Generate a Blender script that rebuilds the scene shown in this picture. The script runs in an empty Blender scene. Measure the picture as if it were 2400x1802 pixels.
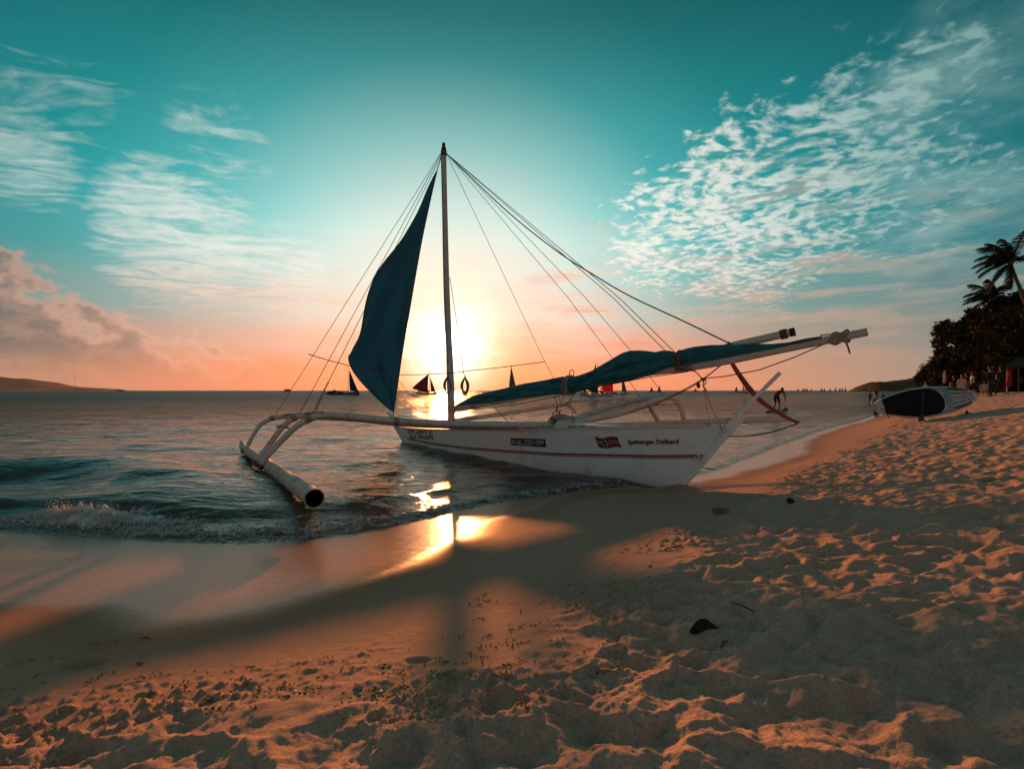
import bpy, bmesh, math, random
import numpy as np
from mathutils import Vector, Matrix

random.seed(7)
rng = np.random.default_rng(11)
R = math.radians
scene = bpy.context.scene
col = scene.collection

# ---------------------------------------------------------------- camera
CAM_Z = 1.25
cam_data = bpy.data.cameras.new("camera")
cam = bpy.data.objects.new("camera", cam_data)
col.objects.link(cam)
cam.location = (0, 0, CAM_Z)
cam.rotation_euler = (R(90), 0, 0)
cam_data.sensor_width = 36.0
cam_data.lens = 18.0
cam_data.shift_y = 0.0058
cam_data.clip_start = 0.05
cam_data.clip_end = 30000
scene.camera = cam

def srgb(r, g, b, k=1.0):
    def f(c):
        c = c / 255.0
        return (c / 12.92 if c <= 0.04045 else ((c + 0.055) / 1.055) ** 2.4) * k
    return (f(r), f(g), f(b), 1.0)

def at(u, v, d):
    """point at depth d seen at photograph pixel (u, v) of 2400 x 1802"""
    return Vector(((u - 1200) / 1200 * d, d, CAM_Z + (915 - v) / 1200 * d))

# ---------------------------------------------------------------- sun and sky
SUN = Vector((-0.1225, 1.0, 0.0892)).normalized()
SUN_L = Vector((-0.1225, 1.0, 0.104)).normalized()
SUN_EL = math.asin(SUN.z)
SUN_AZ = math.atan2(SUN.x, SUN.y)
sun_data = bpy.data.lights.new("sun", 'SUN')
sun_data.energy = 4.6
sun_data.angle = R(1.3)
sun_data.color = (1.0, 0.30, 0.085)
sun = bpy.data.objects.new("sun", sun_data)
sun.rotation_euler = SUN_L.to_track_quat('Z', 'Y').to_euler()
sun.location = (-20, 160, 15)
col.objects.link(sun)

scene.view_settings.view_transform = 'Standard'
scene.view_settings.look = 'None'
scene.view_settings.exposure = 0.25
scene.view_settings.gamma = 1.0
scene.view_settings.use_curve_mapping = False
scene.render.engine = 'CYCLES'
scene.cycles.use_denoising = True
scene.cycles.max_bounces = 4
scene.cycles.diffuse_bounces = 2
scene.cycles.glossy_bounces = 3
scene.cycles.transparent_max_bounces = 12
scene.cycles.sample_clamp_indirect = 6.0
scene.cycles.caustics_reflective = False
scene.cycles.caustics_refractive = False
scene.cycles.use_adaptive_sampling = True
scene.cycles.adaptive_threshold = 0.02

world = bpy.data.worlds.new("World")
scene.world = world
world.use_nodes = True
world.cycles.sampling_method = 'MANUAL'
world.cycles.sample_map_resolution = 512

class NT:
    """small helper to write node trees"""
    def __init__(self, tree):
        self.t = tree
    def n(self, kind, **kw):
        nd = self.t.nodes.new(kind)
        for k, v in kw.items():
            setattr(nd, k, v)
        return nd
    def link(self, a, b):
        self.t.links.new(a, b)
    def put(self, sock, v):
        if hasattr(v, 'is_linked') or isinstance(v, bpy.types.NodeSocket):
            self.link(v, sock)
        else:
            sock.default_value = v
    def math(self, op, a, b=None, c=None, clamp=False):
        nd = self.n('ShaderNodeMath', operation=op, use_clamp=clamp)
        self.put(nd.inputs[0], a)
        if b is not None: self.put(nd.inputs[1], b)
        if c is not None: self.put(nd.inputs[2], c)
        return nd.outputs[0]
    def vmath(self, op, a, b=None):
        nd = self.n('ShaderNodeVectorMath', operation=op)
        self.put(nd.inputs[0], a)
        if b is not None: self.put(nd.inputs[1], b)
        return nd.outputs['Value'] if op in ('DOT_PRODUCT', 'LENGTH', 'DISTANCE') else nd.outputs[0]
    def sep(self, v):
        nd = self.n('ShaderNodeSeparateXYZ'); self.link(v, nd.inputs[0])
        return nd.outputs[0], nd.outputs[1], nd.outputs[2]
    def comb(self, x, y, z):
        nd = self.n('ShaderNodeCombineXYZ')
        for s, v in zip(nd.inputs, (x, y, z)): self.put(s, v)
        return nd.outputs[0]
    def ramp(self, fac, stops, interp='LINEAR'):
        nd = self.n('ShaderNodeValToRGB')
        cr = nd.color_ramp
        cr.interpolation = interp
        while len(cr.elements) < len(stops): cr.elements.new(0.5)
        for e, (p, c) in zip(cr.elements, stops):
            e.position = p
            e.color = c if hasattr(c, '__len__') else (c, c, c, 1)
        self.link(fac, nd.inputs[0])
        return nd.outputs[0]
    def noise(self, vec, scale, detail=4, rough=0.55, dist=0.0, lac=2.0):
        nd = self.n('ShaderNodeTexNoise')
        if vec is not None: self.link(vec, nd.inputs['Vector'])
        nd.inputs['Scale'].default_value = scale
        nd.inputs['Detail'].default_value = detail
        nd.inputs['Roughness'].default_value = rough
        nd.inputs['Lacunarity'].default_value = lac
        nd.inputs['Distortion'].default_value = dist
        return nd.outputs[0]
    def remap(self, v, a, b, c=0.0, d=1.0, mode='SMOOTHSTEP'):
        nd = self.n('ShaderNodeMapRange', interpolation_type=mode)
        self.put(nd.inputs['Value'], v)
        for k, x in zip(('From Min', 'From Max', 'To Min', 'To Max'), (a, b, c, d)):
            nd.inputs[k].default_value = x
        return nd.outputs[0]
    def mix(self, fac, a, b, mode='MIX', clamp=False):
        nd = self.n('ShaderNodeMix', data_type='RGBA', blend_type=mode, clamp_result=clamp)
        self.put(nd.inputs['Factor'], fac)
        self.put(nd.inputs[6], a)
        self.put(nd.inputs[7], b)
        return nd.outputs[2]
    def scale(self, c, k):
        return self.mix(1.0, c, self.comb(k, k, k), 'MULTIPLY')

def build_sky():
    wt = world.node_tree
    for nd in list(wt.nodes): wt.nodes.remove(nd)
    g = NT(wt)
    tc = g.n('ShaderNodeTexCoord')
    D = g.vmath('NORMALIZE', tc.outputs['Generated'])
    x, y, z = g.sep(D)
    dot = g.vmath('DOT_PRODUCT', D, tuple(SUN))
    th = g.math('MULTIPLY', g.math('ARCCOSINE', g.math('MINIMUM', dot, 0.999999)), 1 / math.pi)   # 0..1 = 0..180 deg
    el = g.math('MULTIPLY', g.math('ARCSINE', z), 2 / math.pi)                                     # -1..1
    def a(deg): return deg / 180
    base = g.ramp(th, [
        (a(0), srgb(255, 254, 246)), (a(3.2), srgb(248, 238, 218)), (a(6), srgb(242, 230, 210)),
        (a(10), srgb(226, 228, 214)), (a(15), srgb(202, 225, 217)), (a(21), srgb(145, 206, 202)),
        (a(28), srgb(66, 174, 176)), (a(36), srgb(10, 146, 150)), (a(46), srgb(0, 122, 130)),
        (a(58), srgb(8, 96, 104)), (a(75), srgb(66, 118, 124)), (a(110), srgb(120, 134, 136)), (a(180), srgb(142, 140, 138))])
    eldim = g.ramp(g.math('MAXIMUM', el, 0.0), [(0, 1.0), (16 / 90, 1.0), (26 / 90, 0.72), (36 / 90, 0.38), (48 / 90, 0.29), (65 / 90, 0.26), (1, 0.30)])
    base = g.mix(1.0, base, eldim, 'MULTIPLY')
    # warm air along the horizon
    hcol = g.ramp(th, [
        (a(0), srgb(255, 232, 196)), (a(4), srgb(255, 190, 136)), (a(8), srgb(252, 150, 100)), (a(18), srgb(244, 138, 98)),
        (a(28), srgb(222, 136, 102)), (a(36), srgb(190, 138, 112)), (a(46), srgb(158, 136, 122)), (a(60), srgb(120, 116, 112)), (a(100), srgb(134, 132, 132)), (a(180), srgb(142, 138, 138))])
    hf = g.ramp(g.math('MAXIMUM', el, 0.0), [(0, 1.0), (2.2 / 90, 0.93), (5 / 90, 0.66), (8.5 / 90, 0.30), (13 / 90, 0.08), (19 / 90, 0.0)], 'EASE')
    gn = g.n('ShaderNodeMapping'); g.link(D, gn.inputs['Vector']); gn.inputs['Scale'].default_value = (7.0, 7.0, 18.0)
    thn = g.math('MULTIPLY', th, g.math('ADD', 0.55, g.math('MULTIPLY', g.noise(gn.outputs[0], 1.6, 4, 0.6), 0.9)))
    near = g.remap(thn, a(1.6), a(7.0))
    hf = g.math('MULTIPLY', hf, g.math('MAXIMUM', near, 0.12))
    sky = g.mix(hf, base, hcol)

    # cloud layer coordinates: a flat layer seen from below
    zz = g.math('ADD', g.math('MAXIMUM', z, 0.0), 0.12)
    q = g.comb(g.math('DIVIDE', x, zz), g.math('DIVIDE', y, zz), 0.0)
    azel = g.comb(g.math('ARCTAN2', x, y), g.math('MULTIPLY', el, math.pi / 2), 0.0)
    def patch(u, v, r0, r1):
        d = Vector(((u - 1106) / 1106, 1.0, (846 - v) / 1106)).normalized()
        return g.remap(g.vmath('DOT_PRODUCT', D, tuple(d)), math.cos(R(r1)), math.cos(R(r0)))
    def union(*ps):
        o = ps[0]
        for p in ps[1:]: o = g.math('MAXIMUM', o, p)
        return o
    lit = g.ramp(th, [(a(0), srgb(255, 255, 250)), (a(14), srgb(246, 242, 228)), (a(24), srgb(238, 232, 220)), (a(34), srgb(212, 216, 208)),
                      (a(44), srgb(150, 178, 174)), (a(56), srgb(104, 146, 145)), (a(90), srgb(120, 140, 142)), (a(180), srgb(140, 142, 142))])
    lit = g.mix(g.remap(el, 0.02, 0.17, 1.0, 0.0), lit, hcol)
    # A: altocumulus on the right
    wn = g.n('ShaderNodeTexNoise'); g.link(q, wn.inputs['Vector']); wn.inputs['Scale'].default_value = 2.2; wn.inputs['Detail'].default_value = 3
    sub = g.vmath('SUBTRACT', wn.outputs[1], (0.5, 0.5, 0.5))
    sc = g.n('ShaderNodeVectorMath', operation='SCALE'); g.link(sub, sc.inputs[0]); sc.inputs['Scale'].default_value = 0.24
    qw = g.vmath('ADD', q, sc.outputs[0])
    cells = g.noise(qw, 19.0, 4, 0.55)
    big = g.noise(qw, 3.4, 4, 0.55)
    pa = union(patch(1600, 470, 3, 14), patch(1430, 500, 2, 10), patch(1780, 380, 2, 12), g.math('MULTIPLY', patch(1980, 420, 2, 11), 0.7), g.math('MULTIPLY', patch(1900, 280, 1, 11), 0.85), g.math('MULTIPLY', patch(2000, 150, 1, 8), 0.75),
               g.math('MULTIPLY', patch(1840, 120, 1, 9), 0.5))
    va = g.math('ADD', g.math('MULTIPLY', cells, 0.95), g.math('ADD', g.math('MULTIPLY', big, 0.55), g.math('MULTIPLY', pa, 0.40)))
    ca = g.math('MULTIPLY', g.math('MULTIPLY', g.remap(va, 1.02, 1.27), g.remap(pa, 0.0, 0.4)), 0.88)
    # soft broad veil, far right
    pv = union(patch(2060, 130, 0, 7), patch(2180, 400, 2, 12), g.math('MULTIPLY', patch(2300, 250, 2, 16), 0.9))
    veil = g.math('MULTIPLY', g.math('MULTIPLY', g.remap(g.noise(q, 3.2, 6, 0.6), 0.36, 0.74), pv), 0.62)
    # B: streaked high cloud on the left
    rot = g.n('ShaderNodeVectorRotate'); rot.inputs['Angle'].default_value = R(-24); g.link(qw, rot.inputs['Vector'])
    st = g.n('ShaderNodeMapping'); g.link(rot.outputs[0], st.inputs['Vector']); st.inputs['Scale'].default_value = (0.5, 1.7, 1.0)
    streak = g.noise(st.outputs[0], 4.6, 8, 0.66, 1.2)
    pb = union(patch(400, 535, 2, 10), patch(330, 455, 1, 7), g.math('MULTIPLY', patch(600, 590, 1, 8), 0.85), g.math('MULTIPLY', patch(475, 310, 0.1, 7.5), 0.66),
               g.math('MULTIPLY', patch(50, 345, 1, 6), 0.9), g.math('MULTIPLY', patch(80, 230, 1, 10), 0.6), g.math('MULTIPLY', patch(760, 560, 1, 7), 0.4), g.math('MULTIPLY', patch(520, 690, 2, 8), 0.6))
    vb = g.math('ADD', g.math('MULTIPLY', streak, 0.8), g.math('ADD', g.math('MULTIPLY', cells, 0.24), g.math('MULTIPLY', pb, 0.52)))
    cb = g.math('MULTIPLY', g.math('MULTIPLY', g.remap(vb, 0.80, 1.16), g.remap(pb, 0.0, 0.7)), 0.70)
    # E: thin peach streaks low on the right and over the horizon
    ms = g.n('ShaderNodeMapping'); g.link(azel, ms.inputs['Vector']); ms.inputs['Scale'].default_value = (2.6, 17.0, 1.0)
    low = g.noise(ms.outputs[0], 2.2, 7, 0.6, 0.5)
    pe = union(patch(1700, 640, 3, 15), patch(1300, 700, 3, 12), patch(2000, 700, 3, 14), g.math('MULTIPLY', patch(600, 690, 2, 10), 0.5))
    ce = g.math('MULTIPLY', g.math('MULTIPLY', g.remap(low, 0.44, 0.66), pe), 0.72)
    hi = g.mix(0.45, lit, hcol)
    sky = g.mix(ce, sky, g.mix(g.remap(low, 0.52, 0.72), hi, g.mix(0.5, hcol, srgb(168, 150, 140))))
    sky = g.mix(veil, sky, lit)
    sky = g.mix(cb, sky, lit)
    sky = g.mix(ca, sky, lit)
    # D: cumulus bank low on the left, lit rim and grey-brown body
    cm = g.n('ShaderNodeMapping'); g.link(azel, cm.inputs['Vector']); cm.inputs['Scale'].default_value = (1.0, 1.5, 1.0)
    puff = g.noise(cm.outputs[0], 13.0, 6, 0.58, 0.2)
    puff2 = g.noise(cm.outputs[0], 27.0, 6, 0.6)
    azv = g.math('ARCTAN2', x, y)
    # top of the bank falls from left to right
    topel = g.ramp(g.remap(azv, R(-70), R(-22), 0, 1, 'LINEAR'), [(0, 0.24), (0.42, 0.20), (0.55, 0.175), (0.66, 0.115), (0.78, 0.075), (0.92, 0.045), (1.0, 0.0)])
    elr = g.math('MULTIPLY', el, math.pi / 2)
    hgt = g.math('SUBTRACT', topel, elr)
    dd = g.math('ADD', hgt, g.math('ADD', g.math('MULTIPLY', g.math('SUBTRACT', puff, 0.5), 0.30), g.math('MULTIPLY', g.math('SUBTRACT', puff2, 0.5), 0.035)))
    side = g.math('MULTIPLY', g.remap(azv, R(-21), R(-30)), g.remap(azv, R(-100), R(-72)))
    cd = g.math('MULTIPLY', g.math('MULTIPLY', g.remap(dd, -0.006, 0.026), side), 0.74)
    rim = g.remap(dd, 0.004, 0.055)
    body = g.mix(g.remap(azv, R(-46), R(-24)), srgb(92, 88, 88), srgb(190, 144, 122))
    body = g.mix(g.remap(puff2, 0.42, 0.62, 0, 0.35), body, srgb(196, 146, 124))
    dcol = g.mix(rim, g.mix(g.remap(azv, R(-46), R(-28)), srgb(204, 146, 124), srgb(232, 174, 146)), body)
    dcol = g.mix(g.remap(elr, 0.075, 0.01, 0, 0.75), dcol, hcol)
    sky = g.mix(cd, sky, dcol)
    # brightness round the sun
    disc = g.ramp(thn, [(0, 12.0), (a(0.5), 7.0), (a(1.2), 1.3), (a(2.2), 0.55), (a(3.6), 0.26), (a(5.6), 0.10), (a(9), 0.0)])
    discc = g.mix(1.0, disc, (1.0, 0.88, 0.70, 1), 'MULTIPLY')
    sky = g.mix(1.0, sky, discc, 'ADD')
    # below the horizon
    sky = g.mix(g.remap(el, -0.002, -0.02, 0, 1), sky, srgb(60, 70, 72))
    ns = g.n('ShaderNodeTexSky', sky_type='NISHITA')
    ns.sun_disc = False
    ns.sun_elevation = SUN_EL
    ns.sun_rotation = SUN_AZ
    ns.air_density = 1.2
    ns.dust_density = 1.5
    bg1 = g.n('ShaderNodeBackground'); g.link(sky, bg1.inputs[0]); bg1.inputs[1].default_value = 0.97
    bg2 = g.n('ShaderNodeBackground'); g.link(ns.outputs[0], bg2.inputs[0]); bg2.inputs[1].default_value = 0.004
    add = g.n('ShaderNodeAddShader'); g.link(bg1.outputs[0], add.inputs[0]); g.link(bg2.outputs[0], add.inputs[1])
    out = g.n('ShaderNodeOutputWorld'); g.link(add.outputs[0], out.inputs[0])
build_sky()

# ---------------------------------------------------------------- numpy noise
def _h(ix, iy, seed):
    n = (ix.astype(np.int64) * 374761393 + iy.astype(np.int64) * 668265263 + seed * 974634777) & 0xFFFFFFFF
    n = ((n ^ (n >> 13)) * 1274126177) & 0xFFFFFFFF
    n = ((n ^ (n >> 16)) * 2246822519) & 0xFFFFFFFF
    return ((n ^ (n >> 15)) & 0xFFFFFF) / float(0x1000000)

def pnoise(x, y, seed=0):
    ix = np.floor(x); iy = np.floor(y)
    fx = x - ix; fy = y - iy
    ux = fx * fx * fx * (fx * (fx * 6 - 15) + 10); uy = fy * fy * fy * (fy * (fy * 6 - 15) + 10)
    def gr(dx, dy):
        a = _h(ix + dx, iy + dy, seed) * 2 * np.pi
        return np.cos(a) * (fx - dx) + np.sin(a) * (fy - dy)
    n0 = gr(0, 0) * (1 - ux) + gr(1, 0) * ux
    n1 = gr(0, 1) * (1 - ux) + gr(1, 1) * ux
    return (n0 * (1 - uy) + n1 * uy) * 1.5

def fbm(x, y, oct=4, seed=0, gain=0.5, lac=2.03):
    o = np.zeros_like(x); a = 1.0
    for k in range(oct):
        o += a * pnoise(x, y, seed + k * 17); x = x * lac + 13.7; y = y * lac - 7.1; a *= gain
    return o

def sstep(a, b, x):
    t = np.clip((x - a) / (b - a), 0, 1)
    return t * t * (3 - 2 * t)

def bowls(x, y, cell, seed, elong=1.5):
    """trampled hollows that meet in sharp ridges: soft minimum over oval bowls, about 0..1"""
    ix = np.floor(x / cell); iy = np.floor(y / cell)
    acc = np.zeros_like(x)
    for dx in (-1, 0, 1):
        for dy in (-1, 0, 1):
            cx = ix + dx; cy = iy + dy
            px = (cx + 0.12 + 0.76 * _h(cx, cy, seed)) * cell; py = (cy + 0.12 + 0.76 * _h(cx, cy, seed + 1)) * cell
            an = _h(cx, cy, seed + 2) * 2 * np.pi
            r0 = cell * (0.42 + 0.34 * _h(cx, cy, seed + 4))
            ddx = x - px; ddy = y - py
            a = (ddx * np.cos(an) + ddy * np.sin(an)) / elong; b = -ddx * np.sin(an) + ddy * np.cos(an)
            acc += np.exp(-15.0 * ((a * a + b * b) / (r0 * r0) + 0.55 * _h(cx, cy, seed + 3)))
    return np.minimum(-np.log(acc + 1e-7) / 15.0, 1.15)

def dimples(x, y, cell, seed, rad=0.42, elong=1.7, rim=0.35):
    """height of random oval hollows with raised rims, one per jittered cell (about -1..+rim)"""
    ix = np.floor(x / cell); iy = np.floor(y / cell)
    o = np.zeros_like(x)
    for dx in (-1, 0, 1):
        for dy in (-1, 0, 1):
            cx = ix + dx; cy = iy + dy
            px = (cx + 0.15 + 0.7 * _h(cx, cy, seed)) * cell
            py = (cy + 0.15 + 0.7 * _h(cx, cy, seed + 1)) * cell
            an = _h(cx, cy, seed + 2) * 2 * np.pi
            amp = 0.25 + 0.95 * _h(cx, cy, seed + 3)
            r0 = rad * cell * (0.65 + 0.6 * _h(cx, cy, seed + 4))
            ddx = x - px; ddy = y - py
            a = (ddx * np.cos(an) + ddy * np.sin(an)) / elong
            b = -ddx * np.sin(an) + ddy * np.cos(an)
            r = np.sqrt(a * a + b * b) / r0
            o += amp * (-np.exp(-(r ** 2.6)) + rim * np.exp(-((r - 1.25) / 0.32) ** 2))
    return o

# ---------------------------------------------------------------- shore lines (plan)
def spline(pts, n=7):
    P = [np.array(p, float) for p in pts]
    P = [2 * P[0] - P[1]] + P + [2 * P[-1] - P[-2]]
    out = []
    for i in range(1, len(P) - 2):
        for k in range(n):
            t = k / n
            out.append(0.5 * ((2 * P[i]) + (-P[i - 1] + P[i + 1]) * t + (2 * P[i - 1] - 5 * P[i] + 4 * P[i + 1] - P[i + 2]) * t * t
                              + (-P[i - 1] + 3 * P[i] - 3 * P[i + 1] + P[i + 2]) * t ** 3))
    out.append(P[-2])
    return np.array(out)

SHORE = spline([(-260, -60), (-60, -2), (-16, 4.6), (-9, 4.9), (-4.55, 4.55), (-3.35, 4.33), (-2.32, 4.24), (-1.62, 4.40), (-1.1, 4.78), (-0.5, 5.4),
                (0.3, 6.05), (1.2, 6.6), (2.2, 7.1), (3.5, 8.4), (6.4, 12.0), (10.4, 16.8), (16.4, 23.6), (30, 40.5), (56, 73), (122, 155), (330, 420), (900, 1150)], 5)
def sdist(x, y, line):
    best = np.full(x.shape, 1e18); sgn = np.ones(x.shape)
    for i in range(len(line) - 1):
        ax, ay = line[i]; bx, by = line[i + 1]
        vx, vy = bx - ax, by - ay
        L = vx * vx + vy * vy
        t = np.clip(((x - ax) * vx + (y - ay) * vy) / L, 0, 1)
        ex = x - ax - t * vx; ey = y - ay - t * vy
        d = ex * ex + ey * ey
        m = d < best
        best = np.where(m, d, best)
        sgn = np.where(m, np.where(ex * vy - ey * vx >= 0, 1.0, -1.0), sgn)
    return np.sqrt(best) * sgn          # positive on land

def beach_base(x, y, s):
    slope = 0.125 + 0.075 * sstep(0.5, 10.0, x)
    land = slope * (s - 0.45 * (1 - np.exp(-np.maximum(s, 0) / 0.9)))
    top = 1.28
    land = np.where(land > top * 0.55, top * 0.55 + (top * 0.45) * (1 - np.exp(-(land - top * 0.55) / (top * 0.45))), land)
    # gentle rise inland
    land = land + 0.012 * np.maximum(s - 12, 0) * (s < 400)
    sea = 0.075 * s - 0.004 * s * s
    sea = np.maximum(sea, -3.0)
    return np.where(s > 0, land, sea)

def _ray(X, Y):
    """plan point where the sight line of picture point (X, Y) meets the smooth beach"""
    kx = (X - 1106) / 1106; kz = (846 - Y) / 1106; d = np.linspace(0.4, 40, 8000)
    hz = CAM_Z + kz * d; bz = beach_base(kx * d, d, sdist(kx * d, d, SHORE))
    i = int(np.argmax(hz <= bz))
    return (kx * d[i], d[i])
WET = spline([(-260, -64), (-60, -5), (-16, 2.6), (-6, 2.7)] + [_ray(*p) for p in ((0, 1330), (300, 1372), (600, 1332), (900, 1232), (1000, 1187), (1100, 1130), (1280, 1066), (1440, 1060))] +
             [(2.9, 6.9), (4.0, 7.9), (5.6, 9.5), (7.2, 12.2), (11.0, 16.7), (17.0, 23.4), (30.6, 40.2), (56.6, 72.7), (123, 154.6), (331, 419), (900, 1149)], 4)
DRY = spline([(-260, -68), (-60, -8), (-16, 1.0), (-4, 1.3)] + [_ray(*p) for p in ((0, 1545), (500, 1490), (800, 1445), (1060, 1395), (1230, 1290), (1390, 1190), (1500, 1120), (1620, 1060), (1750, 1000))] +
             [(8.0, 11.4), (12.4, 16.9), (18.2, 23.4), (31.8, 40), (58, 72), (124, 154), (332, 418), (901, 1148)], 4)

def sand_height(x, y, fine=True):
    s = sdist(x, y, SHORE); sd = sdist(x, y, DRY)
    z = beach_base(x, y, s)
    wob = 0.22 * pnoise(x * 0.9, y * 0.9, 5) + 0.10 * pnoise(x * 2.7, y * 2.7, 6)
    dry = sstep(-0.05, 0.55, sd + wob)
    edge = np.exp(-((sd + wob - 0.22) / 0.34) ** 2)
    # broad undulation everywhere
    z = z + 0.012 * pnoise(x * 0.7, y * 0.7, 9) * sstep(-0.5, 1.0, s)
    # little berm where the dry sand starts
    z = z + 0.022 * edge
    wx = x + 0.035 * pnoise(x * 6.5, y * 6.5, 41); wy = y + 0.035 * pnoise(x * 6.5, y * 6.5, 42)
    d1 = dimples(wx, wy, 0.235, 100, 0.38, 1.55)
    d2 = dimples(wx * 1.0 + 3.3, wy + 1.7, 0.155, 200, 0.38, 1.8)
    d3 = dimples(wx + 9.1, wy - 4.2, 0.072, 300, 0.42, 1.4)
    rid = 1 - np.abs(fbm(x * 3.9, y * 3.9, 3, 60)) * 1.6
    b1 = bowls(wx, wy, 0.165, 500); b2 = bowls(wx + 5.1, wy + 2.3, 0.092, 600, 1.7)
    h = 0.040 * (b1 - 0.5) + 0.018 * (b2 - 0.5) + 0.008 * d1 + 0.006 * d2 + 0.0035 * d3 + 0.005 * rid + 0.008 * fbm(x * 5.0, y * 5.0, 3, 77)
    h = h + 0.0042 * fbm(x * 26, y * 26, 4, 88, 0.62)
    z = z + h * dry
    # crumbly clods on the edge of the dry sand
    clod = np.maximum(fbm(x * 22, y * 22, 4, 151, 0.62) - 0.08, 0)
    patchm = sstep(0.05, 0.5, pnoise(x * 1.3, y * 1.3, 155) + 0.35)
    z = z + clod * 0.024 * edge * patchm
    # a few lone hollows in the smooth sand
    for (px, py, r, dp) in ((-1.55, 1.85, 0.07, 0.020), (-0.32, 1.75, 0.045, 0.012)):
        rr = np.sqrt((x - px) ** 2 + ((y - py) * 1.4) ** 2) / r
        z = z - dp * np.exp(-rr ** 2.5) + dp * 0.4 * np.exp(-((rr - 1.3) / 0.35) ** 2)
    rf = np.sqrt((x - 2.12) ** 2 + (y - 6.36) ** 2)
    z = z + 0.030 * np.exp(-(rf / 0.20) ** 2) * (1 + 0.6 * pnoise(x * 9, y * 9, 63)) - 0.022 * np.exp(-((rf - 0.42) / 0.13) ** 2)
    z = z + 0.0012 * fbm(x * 9, y * 9, 3, 33) * sstep(0.1, 1.5, s) * (1 - dry)
    return z, s, sd, dry

# ---------------------------------------------------------------- materials
MATS = {}
def mat(name, base, rough=0.6, spec=0.5, metal=0.0, vary=0.12, vscale=6.0, bump=0.0, bscale=40.0, trans=0.0, grain=None, coat=0.0, dirt=None):
    """painted / fabric / wood like surface with procedural colour variation and relief"""
    if name in MATS: return MATS[name]
    m = bpy.data.materials.new(name); m.use_nodes = True
    t = m.node_tree
    for nd in list(t.nodes): t.nodes.remove(nd)
    g = NT(t)
    tc = g.n('ShaderNodeTexCoord')
    vec = tc.outputs['Object']
    if grain:
        mp = g.n('ShaderNodeMapping'); g.link(vec, mp.inputs['Vector']); mp.inputs['Scale'].default_value = grain
        gv = mp.outputs[0]
    else:
        gv = vec
    n1 = g.noise(gv, vscale, 6, 0.6)
    b4 = tuple(base[:3]) + (1.0,)
    dark = tuple(max(0, c * (1 - vary * 2.2)) for c in base[:3]) + (1.0,)
    lite = tuple(min(1, c * (1 + vary)) for c in base[:3]) + (1.0,)
    c = g.ramp(n1, [(0.28, dark), (0.5, b4), (0.75, lite)])
    if dirt:
        dn = g.noise(vec, dirt[3], 7, 0.68)
        c = g.mix(g.remap(dn, dirt[4], dirt[5], 0, 0.85), c, (dirt[0], dirt[1], dirt[2], 1))
    p = g.n('ShaderNodeBsdfPrincipled')
    g.link(c, p.inputs['Base Color'])
    g.link(g.remap(n1, 0.3, 0.7, max(0.02, rough - 0.08), min(1, rough + 0.1), 'LINEAR'), p.inputs['Roughness'])
    p.inputs['Specular IOR Level'].default_value = spec
    p.inputs['Metallic'].default_value = metal
    if coat: p.inputs['Coat Weight'].default_value = coat
    if bump:
        b = g.n('ShaderNodeBump'); b.inputs['Strength'].default_value = bump; b.inputs['Distance'].default_value = 0.01
        g.link(g.noise(gv, bscale, 5, 0.6), b.inputs['Height']); g.link(b.outputs[0], p.inputs['Normal'])
    out = g.n('ShaderNodeOutputMaterial')
    if trans:
        tr = g.n('ShaderNodeBsdfTranslucent'); g.link(c, tr.inputs[0])
        ms = g.n('ShaderNodeMixShader'); ms.inputs[0].default_value = trans
        g.link(p.outputs[0], ms.inputs[1]); g.link(tr.outputs[0], ms.inputs[2]); g.link(ms.outputs[0], out.inputs[0])
    else:
        g.link(p.outputs[0], out.inputs[0])
    MATS[name] = m
    return m

# ---------------------------------------------------------------- mesh helpers
def tag(o, label=None, cat=None, group=None, kind=None):
    if label: o['label'] = label
    if cat: o['category'] = cat
    if group: o['group'] = group
    if kind: o['kind'] = kind
    return o

ORG = {}
def empty(name, loc):
    o = bpy.data.objects.new(name, None)
    o.location = loc
    o.empty_display_size = 0.1
    col.objects.link(o)
    ORG[o.name] = Vector(loc)
    return o

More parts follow.
